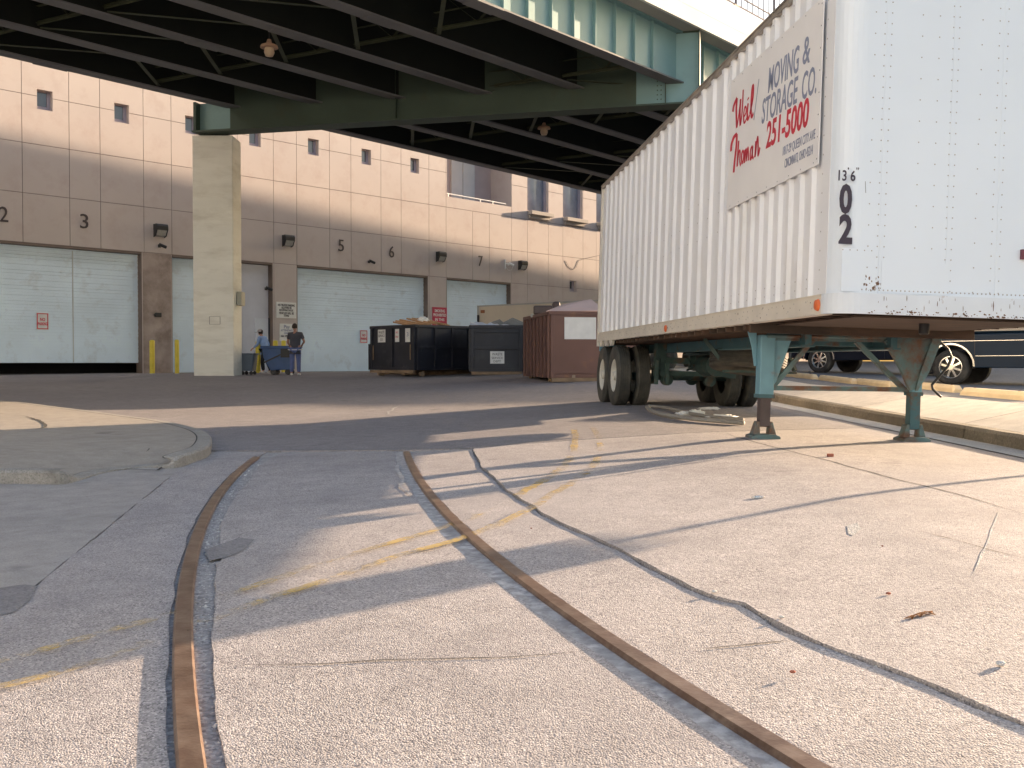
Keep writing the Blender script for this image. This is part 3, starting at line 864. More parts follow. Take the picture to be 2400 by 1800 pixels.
# overhead doors: ribbed sections
def overhead(h, z0, name='overhead_door', a=None, c=None, sag=0.0, m=None):
    A = h[0] + 0.02 if a is None else a; Cc = h[1] - 0.02 if c is None else c
    b = MB(); z1 = h[3] - 0.09; sec = 0.56; z = z0
    while z < z1 - 0.01:
        zt = min(z + sec, z1)
        n = 5
        for k in range(n):
            za = z + (zt - z) * k / n; zb = z + (zt - z) * (k + 1) / n
            d = -0.30 if k % 2 == 0 else -0.312
            b.frame_box(WP(A, 0), wv, Z3, wn, 0, Cc - A, za + (0.012 if k == 0 else 0.001), zb - 0.001, d - 0.04, d)
        z = zt
    b.frame_box(WP(A, 0), wv, Z3, wn, 0, Cc - A, z0, z1, -0.37, -0.345)
    return b.build(name, m or M['door'], bld, off=B_OFF)
gz = lambda u_: ground(WP(u_, 0).x, WP(u_, 0).y)
overhead(h_d3, 1.0)
overhead(h_d4, gz(h_d4[0]) + 0.02, c=U(566))
overhead(h_d6, gz(h_d6[0]) + 0.02)
overhead(h_d7, gz(h_d7[0]) + 0.02)
b = MB()   # centre strip where two door leaves meet
for pu in ((h_d3[0] + h_d3[1]) * 0.5 + 1.0, U(180)):
    pass
b.frame_box(WP(U(180), 0), wv, Z3, wn, -0.02, 0.02, 1.02, 5.2, -0.298, -0.292)
b.build('door_seam', mat('seam_grey', (0.5, 0.54, 0.56), 0.6), bld, off=B_OFF)
# side panel with a walk-in door at bay 4
b = MB(); b.frame_box(WP(U(574), 0), wv, Z3, wn, 0, U(638) - U(574), gz(U(600)), 5.25, -0.34, -0.28)
b.build('side_panel', mat('side_panel_white', (0.62, 0.62, 0.68), 0.6, var=0.06, scale=1.5), bld, off=B_OFF)
b = MB(); b.frame_box(WP(U(568), 0), wv, Z3, wn, 0, U(572.5) - U(568), gz(U(570)), 5.25, -0.34, -0.2)
b.frame_box(WP(U(637), 0), wv, Z3, wn, 0, 0.09, gz(U(637)), ZW(637, 745), -0.27, -0.2)
b.build('door_post', M['frame_dark'], bld, off=B_OFF)
b = MB(); b.frame_box(WP(U(606), 0), wv, Z3, wn, 0, U(636) - U(606), gz(U(620)) + 0.02, ZW(620, 746), -0.275, -0.23)
wd_ = b.build('walk_door', mat('walk_door_white', (0.66, 0.68, 0.74), 0.5, var=0.05), bld, off=B_OFF)
b = MB(); b.frame_box(WP(U(609), 0), wv, Z3, wn, 0, 0.12, 1.55, 1.6, -0.228, -0.17)
b.build('handle', M['frame_dark'], wd_, off=B_OFF)
# darkness behind the doors: a closed inner hall
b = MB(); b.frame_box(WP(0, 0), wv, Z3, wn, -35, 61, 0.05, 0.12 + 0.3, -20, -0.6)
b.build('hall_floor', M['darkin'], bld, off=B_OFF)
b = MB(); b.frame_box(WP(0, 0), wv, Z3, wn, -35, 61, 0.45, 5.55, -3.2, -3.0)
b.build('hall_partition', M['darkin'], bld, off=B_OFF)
# small square windows
def window(h, dep, fw=0.07, inner=0.25, paneM=None):
    a, c, z0, z1 = h
    f = MB()
    w_ = c - a; hh = z1 - z0
    f.frame_box(WP(a, 0), wv, Z3, wn, 0, fw, z0, z1, -dep - 0.05, -dep)
    f.frame_box(WP(a, 0), wv, Z3, wn, w_ - w_ * inner, w_, z0, z1, -dep - 0.05, -dep)
    f.frame_box(WP(a, 0), wv, Z3, wn, fw, w_ - w_ * inner, z1 - fw, z1, -dep - 0.05, -dep)
    f.frame_box(WP(a, 0), wv, Z3, wn, fw, w_ - w_ * inner, z0, z0 + hh * inner, -dep - 0.05, -dep)
    fr = f.build('window', M['winframe'], bld, off=B_OFF)
    p = MB(); p.frame_box(WP(a, 0), wv, Z3, wn, fw, w_ - w_ * inner, z0 + hh * inner, z1 - fw, -dep - 0.045, -dep - 0.03)
    p.build('pane', paneM or M['glass'], fr, off=B_OFF)
M['winframe'] = mat('window_frame', (0.42, 0.37, 0.42), 0.5)
for h in smallw: window(h, 0.22, 0.04, 0.22)
window(h_low, 0.2, 0.04, 0.3)
for h in h_s:
    a, c, z0, z1 = h
    f = MB()
    def PB(uu, vv, a=a, c=c, z0=z0, z1=z1):     # bowed blind
        x = a + 0.1 + (c - a - 0.2) * uu
        return WP(x, z0 + (z1 - z0) * vv, -0.33 + 0.16 * math.sin(math.pi * uu))
    fr_ = MB(); fr_.frame_box(WP(a, 0), wv, Z3, wn, 0, 0.1, z0, z1, -0.34, -0.2); fr_.frame_box(WP(c, 0), wv, Z3, wn, -0.1, 0, z0, z1, -0.34, -0.2)
    fr = fr_.build('window', M['winframe'], bld, off=B_OFF)
    f.grid(PB, 12, 1); f.build('pane', M['glass_pale'], fr, off=B_OFF, smooth=True)
    s_ = MB(); s_.frame_box(WP(a, 0), wv, Z3, wn, 0.02, c - a + 0.12, z0 - 0.22, z0 - 0.02, 0.003, 0.34)
    s_.frame_box(WP(a, 0), wv, Z3, wn, 0.1, c - a, z0 - 0.40, z0 - 0.222, 0.003, 0.14)
    s_.build('window_sill', M['deck'], bld, off=B_OFF, bevel=0.01)
# the large recess with doors and a rail
a, c, z0, z1 = h_big
f = MB(); f.frame_box(WP(a, 0), wv, Z3, wn, 0, c - a, z0 - 0.2, z1, -1.75, -1.6)
f.build('recess_wall', mat('recess_wall', (0.46, 0.37, 0.36), 0.8, var=0.06), bld, off=B_OFF)
f = MB()
w_ = c - a
f.frame_box(WP(a, 0), wv, Z3, wn, w_ * 0.36, w_ * 0.53, z0, z0 + 3.0, -1.6, -1.5)
f.frame_box(WP(a, 0), wv, Z3, wn, w_ * 0.54, w_ * 0.72, z0, z0 + 3.0, -1.6, -1.5)
f.build('recess_door', mat('recess_door_grey', (0.52, 0.50, 0.50), 0.6, var=0.05), bld, off=B_OFF)
f = MB(); f.frame_box(WP(a, 0), wv, Z3, wn, 0.05, w_ * 0.12, z0, z1, -1.6, -1.2)
f.frame_box(WP(a, 0), wv, Z3, wn, w_ * 0.17, w_ * 0.20, z0, z1, -1.6, -1.2)
f.build('recess_window', M['glass'], bld, off=B_OFF)
f = MB()
f.tube([WP(a + 0.02, z0 + 0.16, -0.06), WP(c - 0.4, z0 + 0.12, -0.06)], 0.03)
for t in (0.02, 0.5, 0.7): f.tube([WP(a + w_ * t + 0.04, z0, -0.06), WP(a + w_ * t + 0.04, z0 + 0.16, -0.06)], 0.025)
f.build('recess_rail', M['white_paint'], bld, off=B_OFF)
# numerals
for ch, px, py in (('2', 12, 505), ('3', 200, 521), ('5', 800, 577), ('6', 918, 592), ('7', 1126, 613)):
    uc, zc = U(px), ZW(px, py)
    text_obj('bay_number', ch, 0.78, M['numeral'], lambda x, y, n, uc=uc, zc=zc: WP(uc + x, zc + y, 0.008 + n), parent=bld, depth=0.03, width=0.30, off=B_OFF)
# weathered staining on the pier between bays 3 and 4 lies in the panel there
f = MB(); f.frame_box(WP(0, 0), wv, Z3, wn, U(336), U(402.5), gz(U(336)) - 0.1, 5.33, 0.001, 0.004)
f.build('stained_cladding', M['wallstain'], bld, off=B_OFF)

# things fixed to the wall
def wall_lamp(px, py, label):
    uc, zc = U(px), ZW(px, py)
    o = thing('wall_lamp', WP(uc, zc), label, 'wall lamp', 'dock wall lamps')
    off = WP(uc, zc)
    h = MB()
    prof = [(0.0, 0.24), (0.26, 0.24), (0.30, 0.16), (0.30, 0.0), (0.0, 0.0)]
    h.extr(prof, -0.24, 0.24, lambda aa, bb, nn: WP(uc + nn, zc + bb, aa + 0.004))
    h.build('housing', M['black'], o, off=off)
    h = MB()
    prof = [(0.0, -0.003), (0.27, -0.003), (0.16, -0.2), (0.0, -0.24)]
    h.extr(prof, -0.20, 0.20, lambda aa, bb, nn: WP(uc + nn, zc + bb, aa + 0.004))
    h.build('lens', M['lens'], o, off=off)
    h = MB()
    for s_ in (-1, 1):
        h.extr([(0.0, -0.003), (0.285, -0.003), (0.17, -0.22), (0.0, -0.27)], s_ * 0.205, s_ * 0.235, lambda aa, bb, nn: WP(uc + nn, zc + bb, aa + 0.004))
    h.build('cheek', M['black'], o, off=off)
wall_lamp(375, 541, 'black boxy wall lamp above the stained strip between bays 3 and 4')
wall_lamp(673, 565, 'black boxy wall lamp right of the pier, above the white notice')
wall_lamp(1030, 602, 'black boxy wall lamp above the red smoking notice')
wall_lamp(1221, 622, 'black boxy wall lamp right of number 7, nearest the trailer')
def cctv(px, py, label, m, bracket=False, n=0.0):
    uc, zc = U(px, n=n), ZW(px, py, n=n); off = WP(uc, zc, n)
    o = thing('security_camera', off, label, 'camera', 'cameras on the dock wall')
    h = MB()
    p0 = WP(uc - 0.02, zc + 0.0, n + 0.01); p1 = WP(uc, zc + 0.02, n + 0.16)
    h.tube([p0, p1], 0.025); h.box(p0, (0.1, 0.1, 0.12))
    h.build('bracket', m, o, off=off)
    h = MB(); h.tube([WP(uc - 0.13, zc + 0.05, n + 0.17), WP(uc + 0.12, zc - 0.06, n + 0.28)], 0.062, 10)
    h.build('housing', m, o, off=off, smooth=False)
    h = MB(); h.tube([WP(uc + 0.12, zc - 0.06, n + 0.28), WP(uc + 0.135, zc - 0.067, n + 0.287)], 0.045, 10)
    h.build('lens', M['black'], o, off=off)
    if bracket:
        h = MB(); h.box(WP(uc - 0.28, zc, 0.02), (0.05, 0.05, 0.52))
        h.bar(WP(uc - 0.28, zc + 0.03, 0.03), WP(uc, zc + 0.03, 0.15), 0.04)
        h.tube([WP(uc - 0.28, zc - 0.15, 0.05), WP(uc - 0.1, zc - 0.32, 0.08), WP(uc + 0.1, zc - 0.3, 0.12), WP(uc + 0.13, zc - 0.08, 0.2)], 0.01, 5)
        h.build('mount', m, o, off=off)
cctv(377, 577, 'small black security camera under the lamp between bays 3 and 4', M['black'])
cctv(866, 614, 'small black security camera over door 5 and 6, between the numerals', M['black'])
cctv(625, 677, 'small dark camera on the tall white panel beside the pier', M['black'], n=-0.28)
cctv(1192, 620, 'white security camera on a bracket left of the rightmost wall lamp', M['white_paint'], bracket=True)
# intercom box
uc, zc = U(370), ZW(370, 738)
h = MB(); h.frame_box(WP(uc, zc), wv, Z3, wn, -0.13, 0.13, -0.08, 0.08, 0.006, 0.09)
h.frame_box(WP(uc, zc), wv, Z3, wn, -0.15, -0.131, -0.03, 0.03, 0.006, 0.07)
put(h.build('intercom_box', M['black'], bevel=0.01), 'small black box on the stained strip between bays 3 and 4', 'box')

def sign(name, px, py, w_, hgt, face, label, cat='sign', n=0.0, border=None, lines=(), group=None, ink=None):
    uc, zc = U(px, n=n), ZW(px, py, n=n); off = WP(uc, zc, n)
    o = thing(name, off, label, cat, group)
    h = MB(); h.frame_box(off, wv, Z3, wn, -w_ / 2, w_ / 2, -hgt / 2, hgt / 2, 0.008, 0.028)
    h.build('panel', face, o, off=off)
    if border:
        h = MB()
        for (a0, a1, b0, b1) in ((-w_ / 2 + .02, w_ / 2 - .02, hgt / 2 - .05, hgt / 2 - .02), (-w_ / 2 + .02, w_ / 2 - .02, -hgt / 2 + .02, -hgt / 2 + .05), (-w_ / 2 + .02, -w_ / 2 + .05, -hgt / 2 + .05, hgt / 2 - .05), (w_ / 2 - .05, w_ / 2 - .02, -hgt / 2 + .05, hgt / 2 - .05)):
            h.frame_box(off, wv, Z3, wn, a0, a1, b0, b1, 0.030, 0.033)
        h.build('border', border, o, off=off)
    for s_, y, sz, wd, im in lines:
        text_obj('lettering', s_, sz, im, lambda x, yy, nn_, y=y: off + wv * x + Z3 * (y + yy) + wn * (0.030 + nn_), parent=o, depth=0.004, width=wd, off=off, bold=0.004)
    return o
RI, BI, INK = M['red_ink'], M['blue_ink'], M['ink']
NP = [('NO', 0.06, 0.16, 0.18, RI), ('PARKING', -0.10, 0.15, 0.34, RI)]
sign('no_parking_sign', 100, 753, 0.44, 0.62, M['paper'], 'small red-bordered no parking sign on the leftmost white door, the one left ajar', n=-0.29, border=RI, lines=NP, group='no parking signs')
sign('no_parking_sign', 852, 789, 0.44, 0.62, M['paper'], 'small red-bordered no parking sign on the wide door, left of the black container', n=-0.29, border=RI, lines=NP, group='no parking signs')
sign('notice_board', 671, 727, 1.02, 0.70, M['paper'], 'wide white notice with five lines of text, above the lower sign',
     lines=[('NO TRUCKS PARKING', 0.21, 0.13, 0.86, INK), ('ALLOWED IN', 0.10, 0.12, 0.52, INK), ('RECEIVING DOCK', -0.01, 0.12, 0.72, INK), ('VEHICLES WILL BE', -0.14, 0.13, 0.76, INK), ('TOWED', -0.25, 0.12, 0.28, INK)])
sign('notice_board', 672, 779, 0.74, 0.76, M['paper'], 'white sign with blue heading hung low beside the person in jeans',
     lines=[('Pay', 0.24, 0.22, 0.30, BI), ('ATTENDANT', 0.08, 0.12, 0.62, BI), ('HERE', -0.04, 0.1, 0.3, BI), ('ALL VISITORS', -0.17, 0.12, 0.62, INK)])
sign('smoking_notice', 1030, 743, 0.98, 0.98, M['signred'], 'red sign with white lettering behind the black container, right of door 6',
     lines=[('SMOKING', 0.30, 0.20, 0.7, M['white_paint']), ('PROHIBITED', 0.09, 0.20, 0.86, M['white_paint']), ('IN THIS', -0.14, 0.19, 0.62, M['white_paint']), ('AREA', -0.36, 0.18, 0.46, M['white_paint'])])
# loose cable looping on the wall
h = MB()
pts = [(1325, 611), (1332, 625), (1342, 632), (1350, 626), (1356, 610), (1372, 606), (1392, 601), (1420, 596)]
h.tube([WP(U(x), ZW(x, y), 0.02) for x, y in pts], 0.010, 6)
put(h.build('hanging_cable', M['black']), 'thin dark cable looping along the wall left of the trailer', 'cable')

# bollards
def bollard(px, ytop, ybot, label, wpx=12):
    p = G(px, ybot)
    hgt = (ybot - ytop) * p.y / FPX
    o = thing('bollard', p, label, 'bollard', 'yellow bollards at the dock')
    h = MB(); r = 0.09 * wpx / 12 * 1.05
    h.lathe([(r, 0), (r, hgt - 0.05), (r * 0.86, hgt - 0.015), (r * 0.5, hgt), (0.001, hgt + 0.004)], (0, 0, 0), 'z', 18)
    h.build('post', M['yellow'], o, smooth=True)
    h = MB(); h.lathe([(r * 1.25, 0), (r * 1.25, 0.02), (r + 0.001, 0.03)], (0, 0, 0), 'z', 18)
    h.build('base_collar', M['grey_steel'], o)
bollard(357, 797, 877, 'yellow steel bollard in front of the stained strip between bays 3 and 4')
bollard(415, 796, 877, 'yellow steel bollard just left of the concrete pier, before bay 4', 10)
bollard(605, 800, 876, 'yellow steel bollard beside the grey bin, left of the person in light blue')
bollard(646, 798, 875, 'yellow steel bollard behind the blue cart, left of the other one there')
bollard(665, 798, 874, 'yellow steel bollard behind the blue cart, close to the person in jeans')

# ---------------------------------------------------------------- pier
pz = 34.5
px0, px1 = (454 - 1200) / FPX * pz, (548 - 1200) / FPX * pz
PTOP = 7.84 + CAMZ
pier = thing('bridge_pier', ((px0 + px1) / 2, pz + 0.53, ground(-10, 35)), 'tall cream painted concrete pier holding up the green overpass', 'pier')
off = pier.location.copy()
h = MB(); zb = ground(-10.3, 34.8) - 0.1
h.b2((px0, pz, zb), (px1, pz + 1.07, PTOP)); h.build('shaft', M['pier'], pier, off=off, bevel=0.03)
h = MB(); zl = D(500, 765, pz).z
h.b2((px0 - 0.006, pz - 0.006, zl), (px1 + 0.006, pz + 0.3, zl + 0.02)); h.build('pour_joint', M['pier'], pier, off=off)
h = MB()
q0, q1 = D(491, 742, pz), D(516, 760, pz)
for a_, c_ in (((q0.x, q0.z), (q1.x, q0.z)), ((q0.x, q1.z), (q1.x, q1.z)), ((q0.x, q0.z), (q0.x, q1.z)), ((q1.x, q0.z), (q1.x, q1.z))):
    h.bar((a_[0], pz - 0.004, a_[1]), (c_[0], pz - 0.004, c_[1]), 0.02, 0.012)
h.build('cover_frame', M['kerb2'], pier, off=off)
q0, q1 = D(557, 684, pz + 0.5), D(569, 716, pz + 0.5)
h = MB(); h.b2((px1 + 0.02, pz + 0.35, q1.z), (q1.x, pz + 0.8, q0.z)); h.b2((px1 + 0.001, pz + 0.45, q1.z + .1), (px1 + 0.03, pz + 0.7, q0.z - .1))
put(h.build('electrical_box', mat('grey_box', (0.42, 0.40, 0.33), 0.6), bevel=0.01), 'grey-beige metal box on the right side of the concrete pier', 'electrical box')

# ---------------------------------------------------------------- overpass
BAZ = R(42.7); GR = -0.017
ub = Vector((math.sin(BAZ), math.cos(BAZ), GR)).normalized(); nb = Vector((math.cos(BAZ), -math.sin(BAZ), 0))
CL = Vector((-10.77, 34.6, 0)); CR = Vector((5.06, 30.9, 0)); cdir = (CR - CL).normalized(); clen = (CR - CL).length
F0 = Vector((CR.x, CR.y, 8.6 + CAMZ))
br = thing('overpass', (0, 33, 0), 'dark green steel girder overpass with a white concrete parapet crossing above the yard', 'overpass')
boff = br.location.copy()
cn = Vector((cdir.y, -cdir.x, 0))          # faces the camera
if cn.y > 0: cn = -cn
M['bridge'] = mat('bridge_paint', (0.05, 0.078, 0.056), 0.6, var=0.12, scale=0.8, tint=(0.055, 0.06, 0.035), tscale=1.0, tlo=0.55, thi=0.85)
M['bridge_face'] = mat('bridge_paint_lit', (0.20, 0.33, 0.335), 0.5, var=0.08, scale=0.8, tint=(0.15, 0.25, 0.24), tscale=1.0, tlo=0.55, thi=0.85)  # lit copy of the bridge paint: daylight on outer faces put into the colour
M['bridge_under'] = mat('bridge_web_shaded', (0.010, 0.014, 0.011), 0.8, var=0.2, scale=0.8)  # shaded copy of the paint: darkness between the girders put into the colour
M['flange'] = mat('bridge_flange_lit', (0.17, 0.17, 0.175), 0.7, var=0.12, scale=0.8)  # paler copy: light thrown up from the ground put into the colour
M['brace'] = mat('brace_olive', (0.055, 0.065, 0.035), 0.7, var=0.2, scale=1)
M['soffit'] = mat('deck_soffit', (0.012, 0.013, 0.012), 0.9, var=0.2, scale=0.6)  # near-black: shade under the deck put into the colour
tt = [0.08, 0.265, 0.445, 0.625, 0.81, 1.0]
gird = []
for i, t in enumerate(tt):
    p = CL + (CR - CL) * t
    rel = p - Vector((CR.x, CR.y, 0)); s_ = rel.dot(Vector((ub.x, ub.y, 0)).normalized()); q_ = rel.dot(nb)
    gird.append(q_)
def BPt(s_, q_, z_=0.0):      # along the bridge, across it, height over girder bottom
    u2 = Vector((math.sin(BAZ), math.cos(BAZ), 0))
    p = F0 + u2 * s_ + nb * q_; p.z += GR * s_ + z_
    return p
u2 = Vector((math.sin(BAZ), math.cos(BAZ), GR)).normalized()
S0, S1 = -66.0, 66.0
WEB = 1.55
for i, q_ in enumerate(gird):
    h = MB()
    fl = MB()
    for q4, (a0, a1, z0, z1) in enumerate(((-0.22, 0.22, 0.0, 0.045), (-0.012, 0.012, 0.045, WEB), (-0.19, 0.19, WEB, WEB + 0.04))):
        vs = []
        for s_ in (S0, S1):
            for a_, z_ in ((a0, z0), (a1, z0), (a1, z1), (a0, z1)): vs.append(BPt(s_, q_ + a_, z_))
        (fl if q4 == 0 else h).add(vs, [(0, 1, 2, 3), (7, 6, 5, 4), (0, 4, 5, 1), (1, 5, 6, 2), (2, 6, 7, 3), (3, 7, 4, 0)])
    # splice plates
    for s_ in (-14.0 + i, 11.0 + i):
        vs = []
        for ss in (s_, s_ + 1.0):
            for a_, z_ in ((-0.23, -0.02), (0.23, -0.02), (0.23, -0.001), (-0.23, -0.001)): vs.append(BPt(ss, q_ + a_, z_))
        fl.add(vs, [(0, 1, 2, 3), (7, 6, 5, 4), (0, 4, 5, 1), (1, 5, 6, 2), (2, 6, 7, 3), (3, 7, 4, 0)])
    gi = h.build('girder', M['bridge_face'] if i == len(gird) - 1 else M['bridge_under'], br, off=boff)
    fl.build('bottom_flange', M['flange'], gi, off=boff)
# vertical stiffeners on the outer girder
s_ = -33.0; k = 0
while s_ < 40:
    if not (-1.3 < s_ < 0.8):
        vs = []; h = MB()
        for ss in (s_, s_ + 0.02):
            for a_, z_ in ((0.013, 0.046), (0.115, 0.046), (0.115, WEB - 0.001), (0.013, WEB - 0.001)): vs.append(BPt(ss, a_, z_))
        h.add(vs, [(0, 1, 2, 3), (7, 6, 5, 4), (0, 4, 5, 1), (1, 5, 6, 2), (2, 6, 7, 3), (3, 7, 4, 0)])
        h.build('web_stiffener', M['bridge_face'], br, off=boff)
    s_ += 0.93
# cross frames
s_ = -34.0
k = 0
while s_ < 60:
    h = MB()
    sk = 0
    for a_, c_ in zip(gird[:-1], gird[1:]):
        sa = s_ + (a_) * 0.25; sb = s_ + (c_) * 0.25
        P1, P2 = BPt(sa, a_ + 0.03, 0.25), BPt(sb, c_ - 0.03, 0.25)
        T1, T2 = BPt(sa, a_ + 0.03, 1.35), BPt(sb, c_ - 0.03, 1.35); Mm = (P1 + P2) / 2
        h.bar(P1, P2, 0.12, 0.012); h.bar(P1, P2, 0.012, 0.12)
        h.bar(Mm, T1, 0.1, 0.012); h.bar(Mm, T2, 0.1, 0.012)
        h.bar(T1, T2, 0.1, 0.012)
        d5 = 2.6 if k % 2 == 0 else -2.6
        h.bar(BPt(sa, a_ + 0.2, 0.09), BPt(sb + d5, c_ - 0.2, 0.09), 0.12, 0.012)
        h.bar(BPt(sa, a_ + 0.03, 0.7), BPt(sb, c_ - 0.03, 0.7), 0.10, 0.012)
    h.build('cross_brace', M['brace'], br, off=boff)
    s_ += 5.4; k += 1
# deck and parapets
QF, QA = gird[-1] + 0.75, gird[0] - 1.0
def bprism(h, sec, s0=S0, s1=S1, n=1):
    for k in range(n):
        vs = []
        for ss in (s0 + (s1 - s0) * k / n, s0 + (s1 - s0) * (k + 1) / n):
            for q_, z_ in sec: vs.append(BPt(ss, q_, z_))
        m_ = len(sec)
        h.add(vs, [tuple(range(m_)), tuple(range(2 * m_ - 1, m_ - 1, -1))] + [(i, (i + 1) % m_, (i + 1) % m_ + m_, i + m_) for i in range(m_)])
DK = WEB + 0.041
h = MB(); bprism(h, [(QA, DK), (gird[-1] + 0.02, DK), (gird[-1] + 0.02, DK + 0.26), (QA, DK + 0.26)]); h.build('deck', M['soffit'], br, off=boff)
h = MB(); bprism(h, [(gird[-1] + 0.021, DK + 0.002), (QF, DK + 0.002), (QF, DK + 0.262), (gird[-1] + 0.021, DK + 0.262)]); h.build('deck_overhang', M['deck'], br, off=boff)
h = MB(); bprism(h, [(QF + 0.002, DK - 0.06), (QF + 0.10, DK - 0.06), (QF + 0.10, DK + 0.42), (QF + 0.002, DK + 0.42)])
bprism(h, [(QF - 0.25, DK + 0.435), (QF + 0.09, DK + 0.435), (QF + 0.07, DK + 1.20), (QF - 0.15, DK + 1.20)])
h.build('parapet', M['parapet'], br, off=boff)
h = MB(); bprism(h, [(QA - 0.10, DK - 0.06), (QA - 0.002, DK - 0.06), (QA - 0.002, DK + 0.42), (QA - 0.10, DK + 0.42)])
bprism(h, [(QA - 0.09, DK + 0.421), (QA + 0.25, DK + 0.421), (QA + 0.15, DK + FAR_PARAPET), (QA - 0.07, DK + FAR_PARAPET)])
h.build('parapet', M['parapet'], br, off=boff)
h = MB(); T = DK + 1.20; qr = QF - 0.04
for z_ in (0.12, 0.42, 1.25):
    h.tube([BPt(S0, qr, T + z_), BPt(S1, qr, T + z_)], 0.022 if z_ < 1 else 0.035, 6)
s_ = S0 + 0.3; k = 0
while s_ < S1:
    if k % 7 == 0:
        h.bar(BPt(s_, qr, T - 0.01), BPt(s_, qr, T + 1.28), 0.06, 0.06)
        h.bar(BPt(s_ - 0.15, qr, T + 0.05), BPt(s_ + 0.15, qr, T + 0.05), 0.1, 0.1)
    else: h.bar(BPt(s_, qr, T + 0.12), BPt(s_, qr, T + 1.25), 0.022, 0.022)
    s_ += 0.36; k += 1
h.build('railing', mat('railing_steel', (0.16, 0.12, 0.12), 0.6), br, off=boff)
# cap girder: tapers to a shallow end over the pier
CB = 7.9 + CAMZ
h = MB()
def CP_(t, n_, z): p = CL + cdir * (t * clen) + cn * n_; p.z = z; return p
cb = lambda n0, n1, poly: h.extr(poly, n0, n1, lambda a_, b_, n_: CP_(a_, n_, b_))
ztop = lambda t: BPt((CL + cdir * (t * clen) - Vector((CR.x, CR.y, 0))).dot(Vector((math.sin(BAZ), math.cos(BAZ), 0))), 0, DK - 0.004).z
TE = 1.045
zA = ztop(0.08)
cb(-0.02, 0.02, [(-0.006, CB + 0.05), (TE, CB + 0.05), (TE, ztop(TE)), (0.09, zA), (0.06, 8.95 + CAMZ), (-0.006, 8.93 + CAMZ)])
cb(-0.36, 0.36, [(-0.008, CB), (TE + 0.002, CB), (TE + 0.002, CB + 0.049), (-0.008, CB + 0.049)])
cb(-0.30, -0.022, [(-0.006, CB + 0.05), (0.0, CB + 0.05), (0.0, 8.93 + CAMZ), (-0.006, 8.93 + CAMZ)])
cb(0.022, 0.30, [(-0.006, CB + 0.05), (0.0, CB + 0.05), (0.0, 8.93 + CAMZ), (-0.006, 8.93 + CAMZ)])
h.build('cap_girder', M['bridge'], br, off=boff)
h = MB()
cb(0.0205, 0.024, [(-0.006, CB + 0.06), (0.070, CB + 0.06), (0.070, 9.1 + CAMZ), (0.06, 8.94 + CAMZ), (-0.006, 8.92 + CAMZ)])  # thin sheet in the lit paint: daylight on the cap's ends as colour
h.build('lit_end_panel', M['bridge_face'], br, off=boff); h = MB()
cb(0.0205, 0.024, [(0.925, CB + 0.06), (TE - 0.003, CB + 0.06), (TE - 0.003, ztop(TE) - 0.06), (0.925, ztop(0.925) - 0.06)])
h.build('lit_end_panel', M['bridge_face'], br, off=boff)
h = MB()
for n0, n1 in ((-0.30, -0.022), (0.022, 0.30)):
    cb2 = [(TE - 0.002, CB + 0.05), (TE, CB + 0.05), (TE, ztop(TE) - 0.02), (TE - 0.002, ztop(TE) - 0.02)]
    h.extr(cb2, n0, n1, lambda a_, b_, n_: CP_(a_, n_, b_))
for t in (0.44, 0.98):
    h.extr([(t, CB + 0.05), (t + 0.0015, CB + 0.05), (t + 0.0015, ztop(t) - 0.05), (t, ztop(t) - 0.05)], 0.022, 0.16, lambda a_, b_, n_: CP_(a_, n_, b_))
h.build('end_plate', M['bridge'], br, off=boff)
h = MB()       # rivet rows on the cap's outer panel
for t in (0.965, 0.972):
    for k in range(14):
        p = CP_(t, 0.022, CB + 0.25 + k * 0.14)
        h.lathe([(0.022, 0), (0.018, 0.012), (0.004, 0.017)], (0, 0, 0), 'z', 6)
        nvv = 18
        rot = Vector((0, 0, 1)).rotation_difference(cn).to_matrix()
        for q in range(len(h.v) - nvv, len(h.v)): h.v[q] = tuple(rot @ Vector(h.v[q]) + p)
h.build('rivet_row', M['bridge'], br, off=boff)
h = MB()
pc = Vector(((px0 + px1) / 2, pz + 0.5, 0))
h.b2((px0 + 0.25, pz + 0.12, PTOP - 0.002), (px1 - 0.15, pz + 0.95, PTOP + 0.02)); h.b2((px1 - 0.65, pz + 0.2, PTOP + 0.021), (px1 - 0.2, pz + 0.8, CB - 0.001))
h.build('bearing', M['black'], br, off=boff)
# pendant lamps
def pendant(px, py, y, label):
    p = D(px, py, y); off = p.copy()
    o = thing('pendant_lamp', p, label, 'pendant lamp', 'lamps under the overpass')
    top = BPt((p - F0).dot(Vector((math.sin(BAZ), math.cos(BAZ), 0))), 0, DK).z - p.z
    h = MB(); h.tube([(0, 0, 0.2), (0, 0, top)], 0.018, 6); h.build('stem', M['black'], o)
    h = MB(); h.lathe([(0.05, 0.22), (0.08, 0.12), (0.22, 0.06), (0.24, 0.0), (0.2, -0.01), (0.05, -0.01)], (0, 0, 0), 'z', 18); h.build('shade', mat('lamp_shade_tan', (0.42, 0.27, 0.18), 0.6), o)
    h = MB(); h.lathe([(0.12, -0.011), (0.14, -0.12), (0.10, -0.22), (0.001, -0.24)], (0, 0, 0), 'z', 16); h.build('globe', mat('lamp_globe_tan', (0.5, 0.38, 0.26), 0.4), o, smooth=True)
pendant(631, 112, 26.8, 'tan industrial lamp hanging under the near half of the overpass')
pendant(1275, 302, 36.2, 'tan industrial lamp hanging under the far half of the overpass')
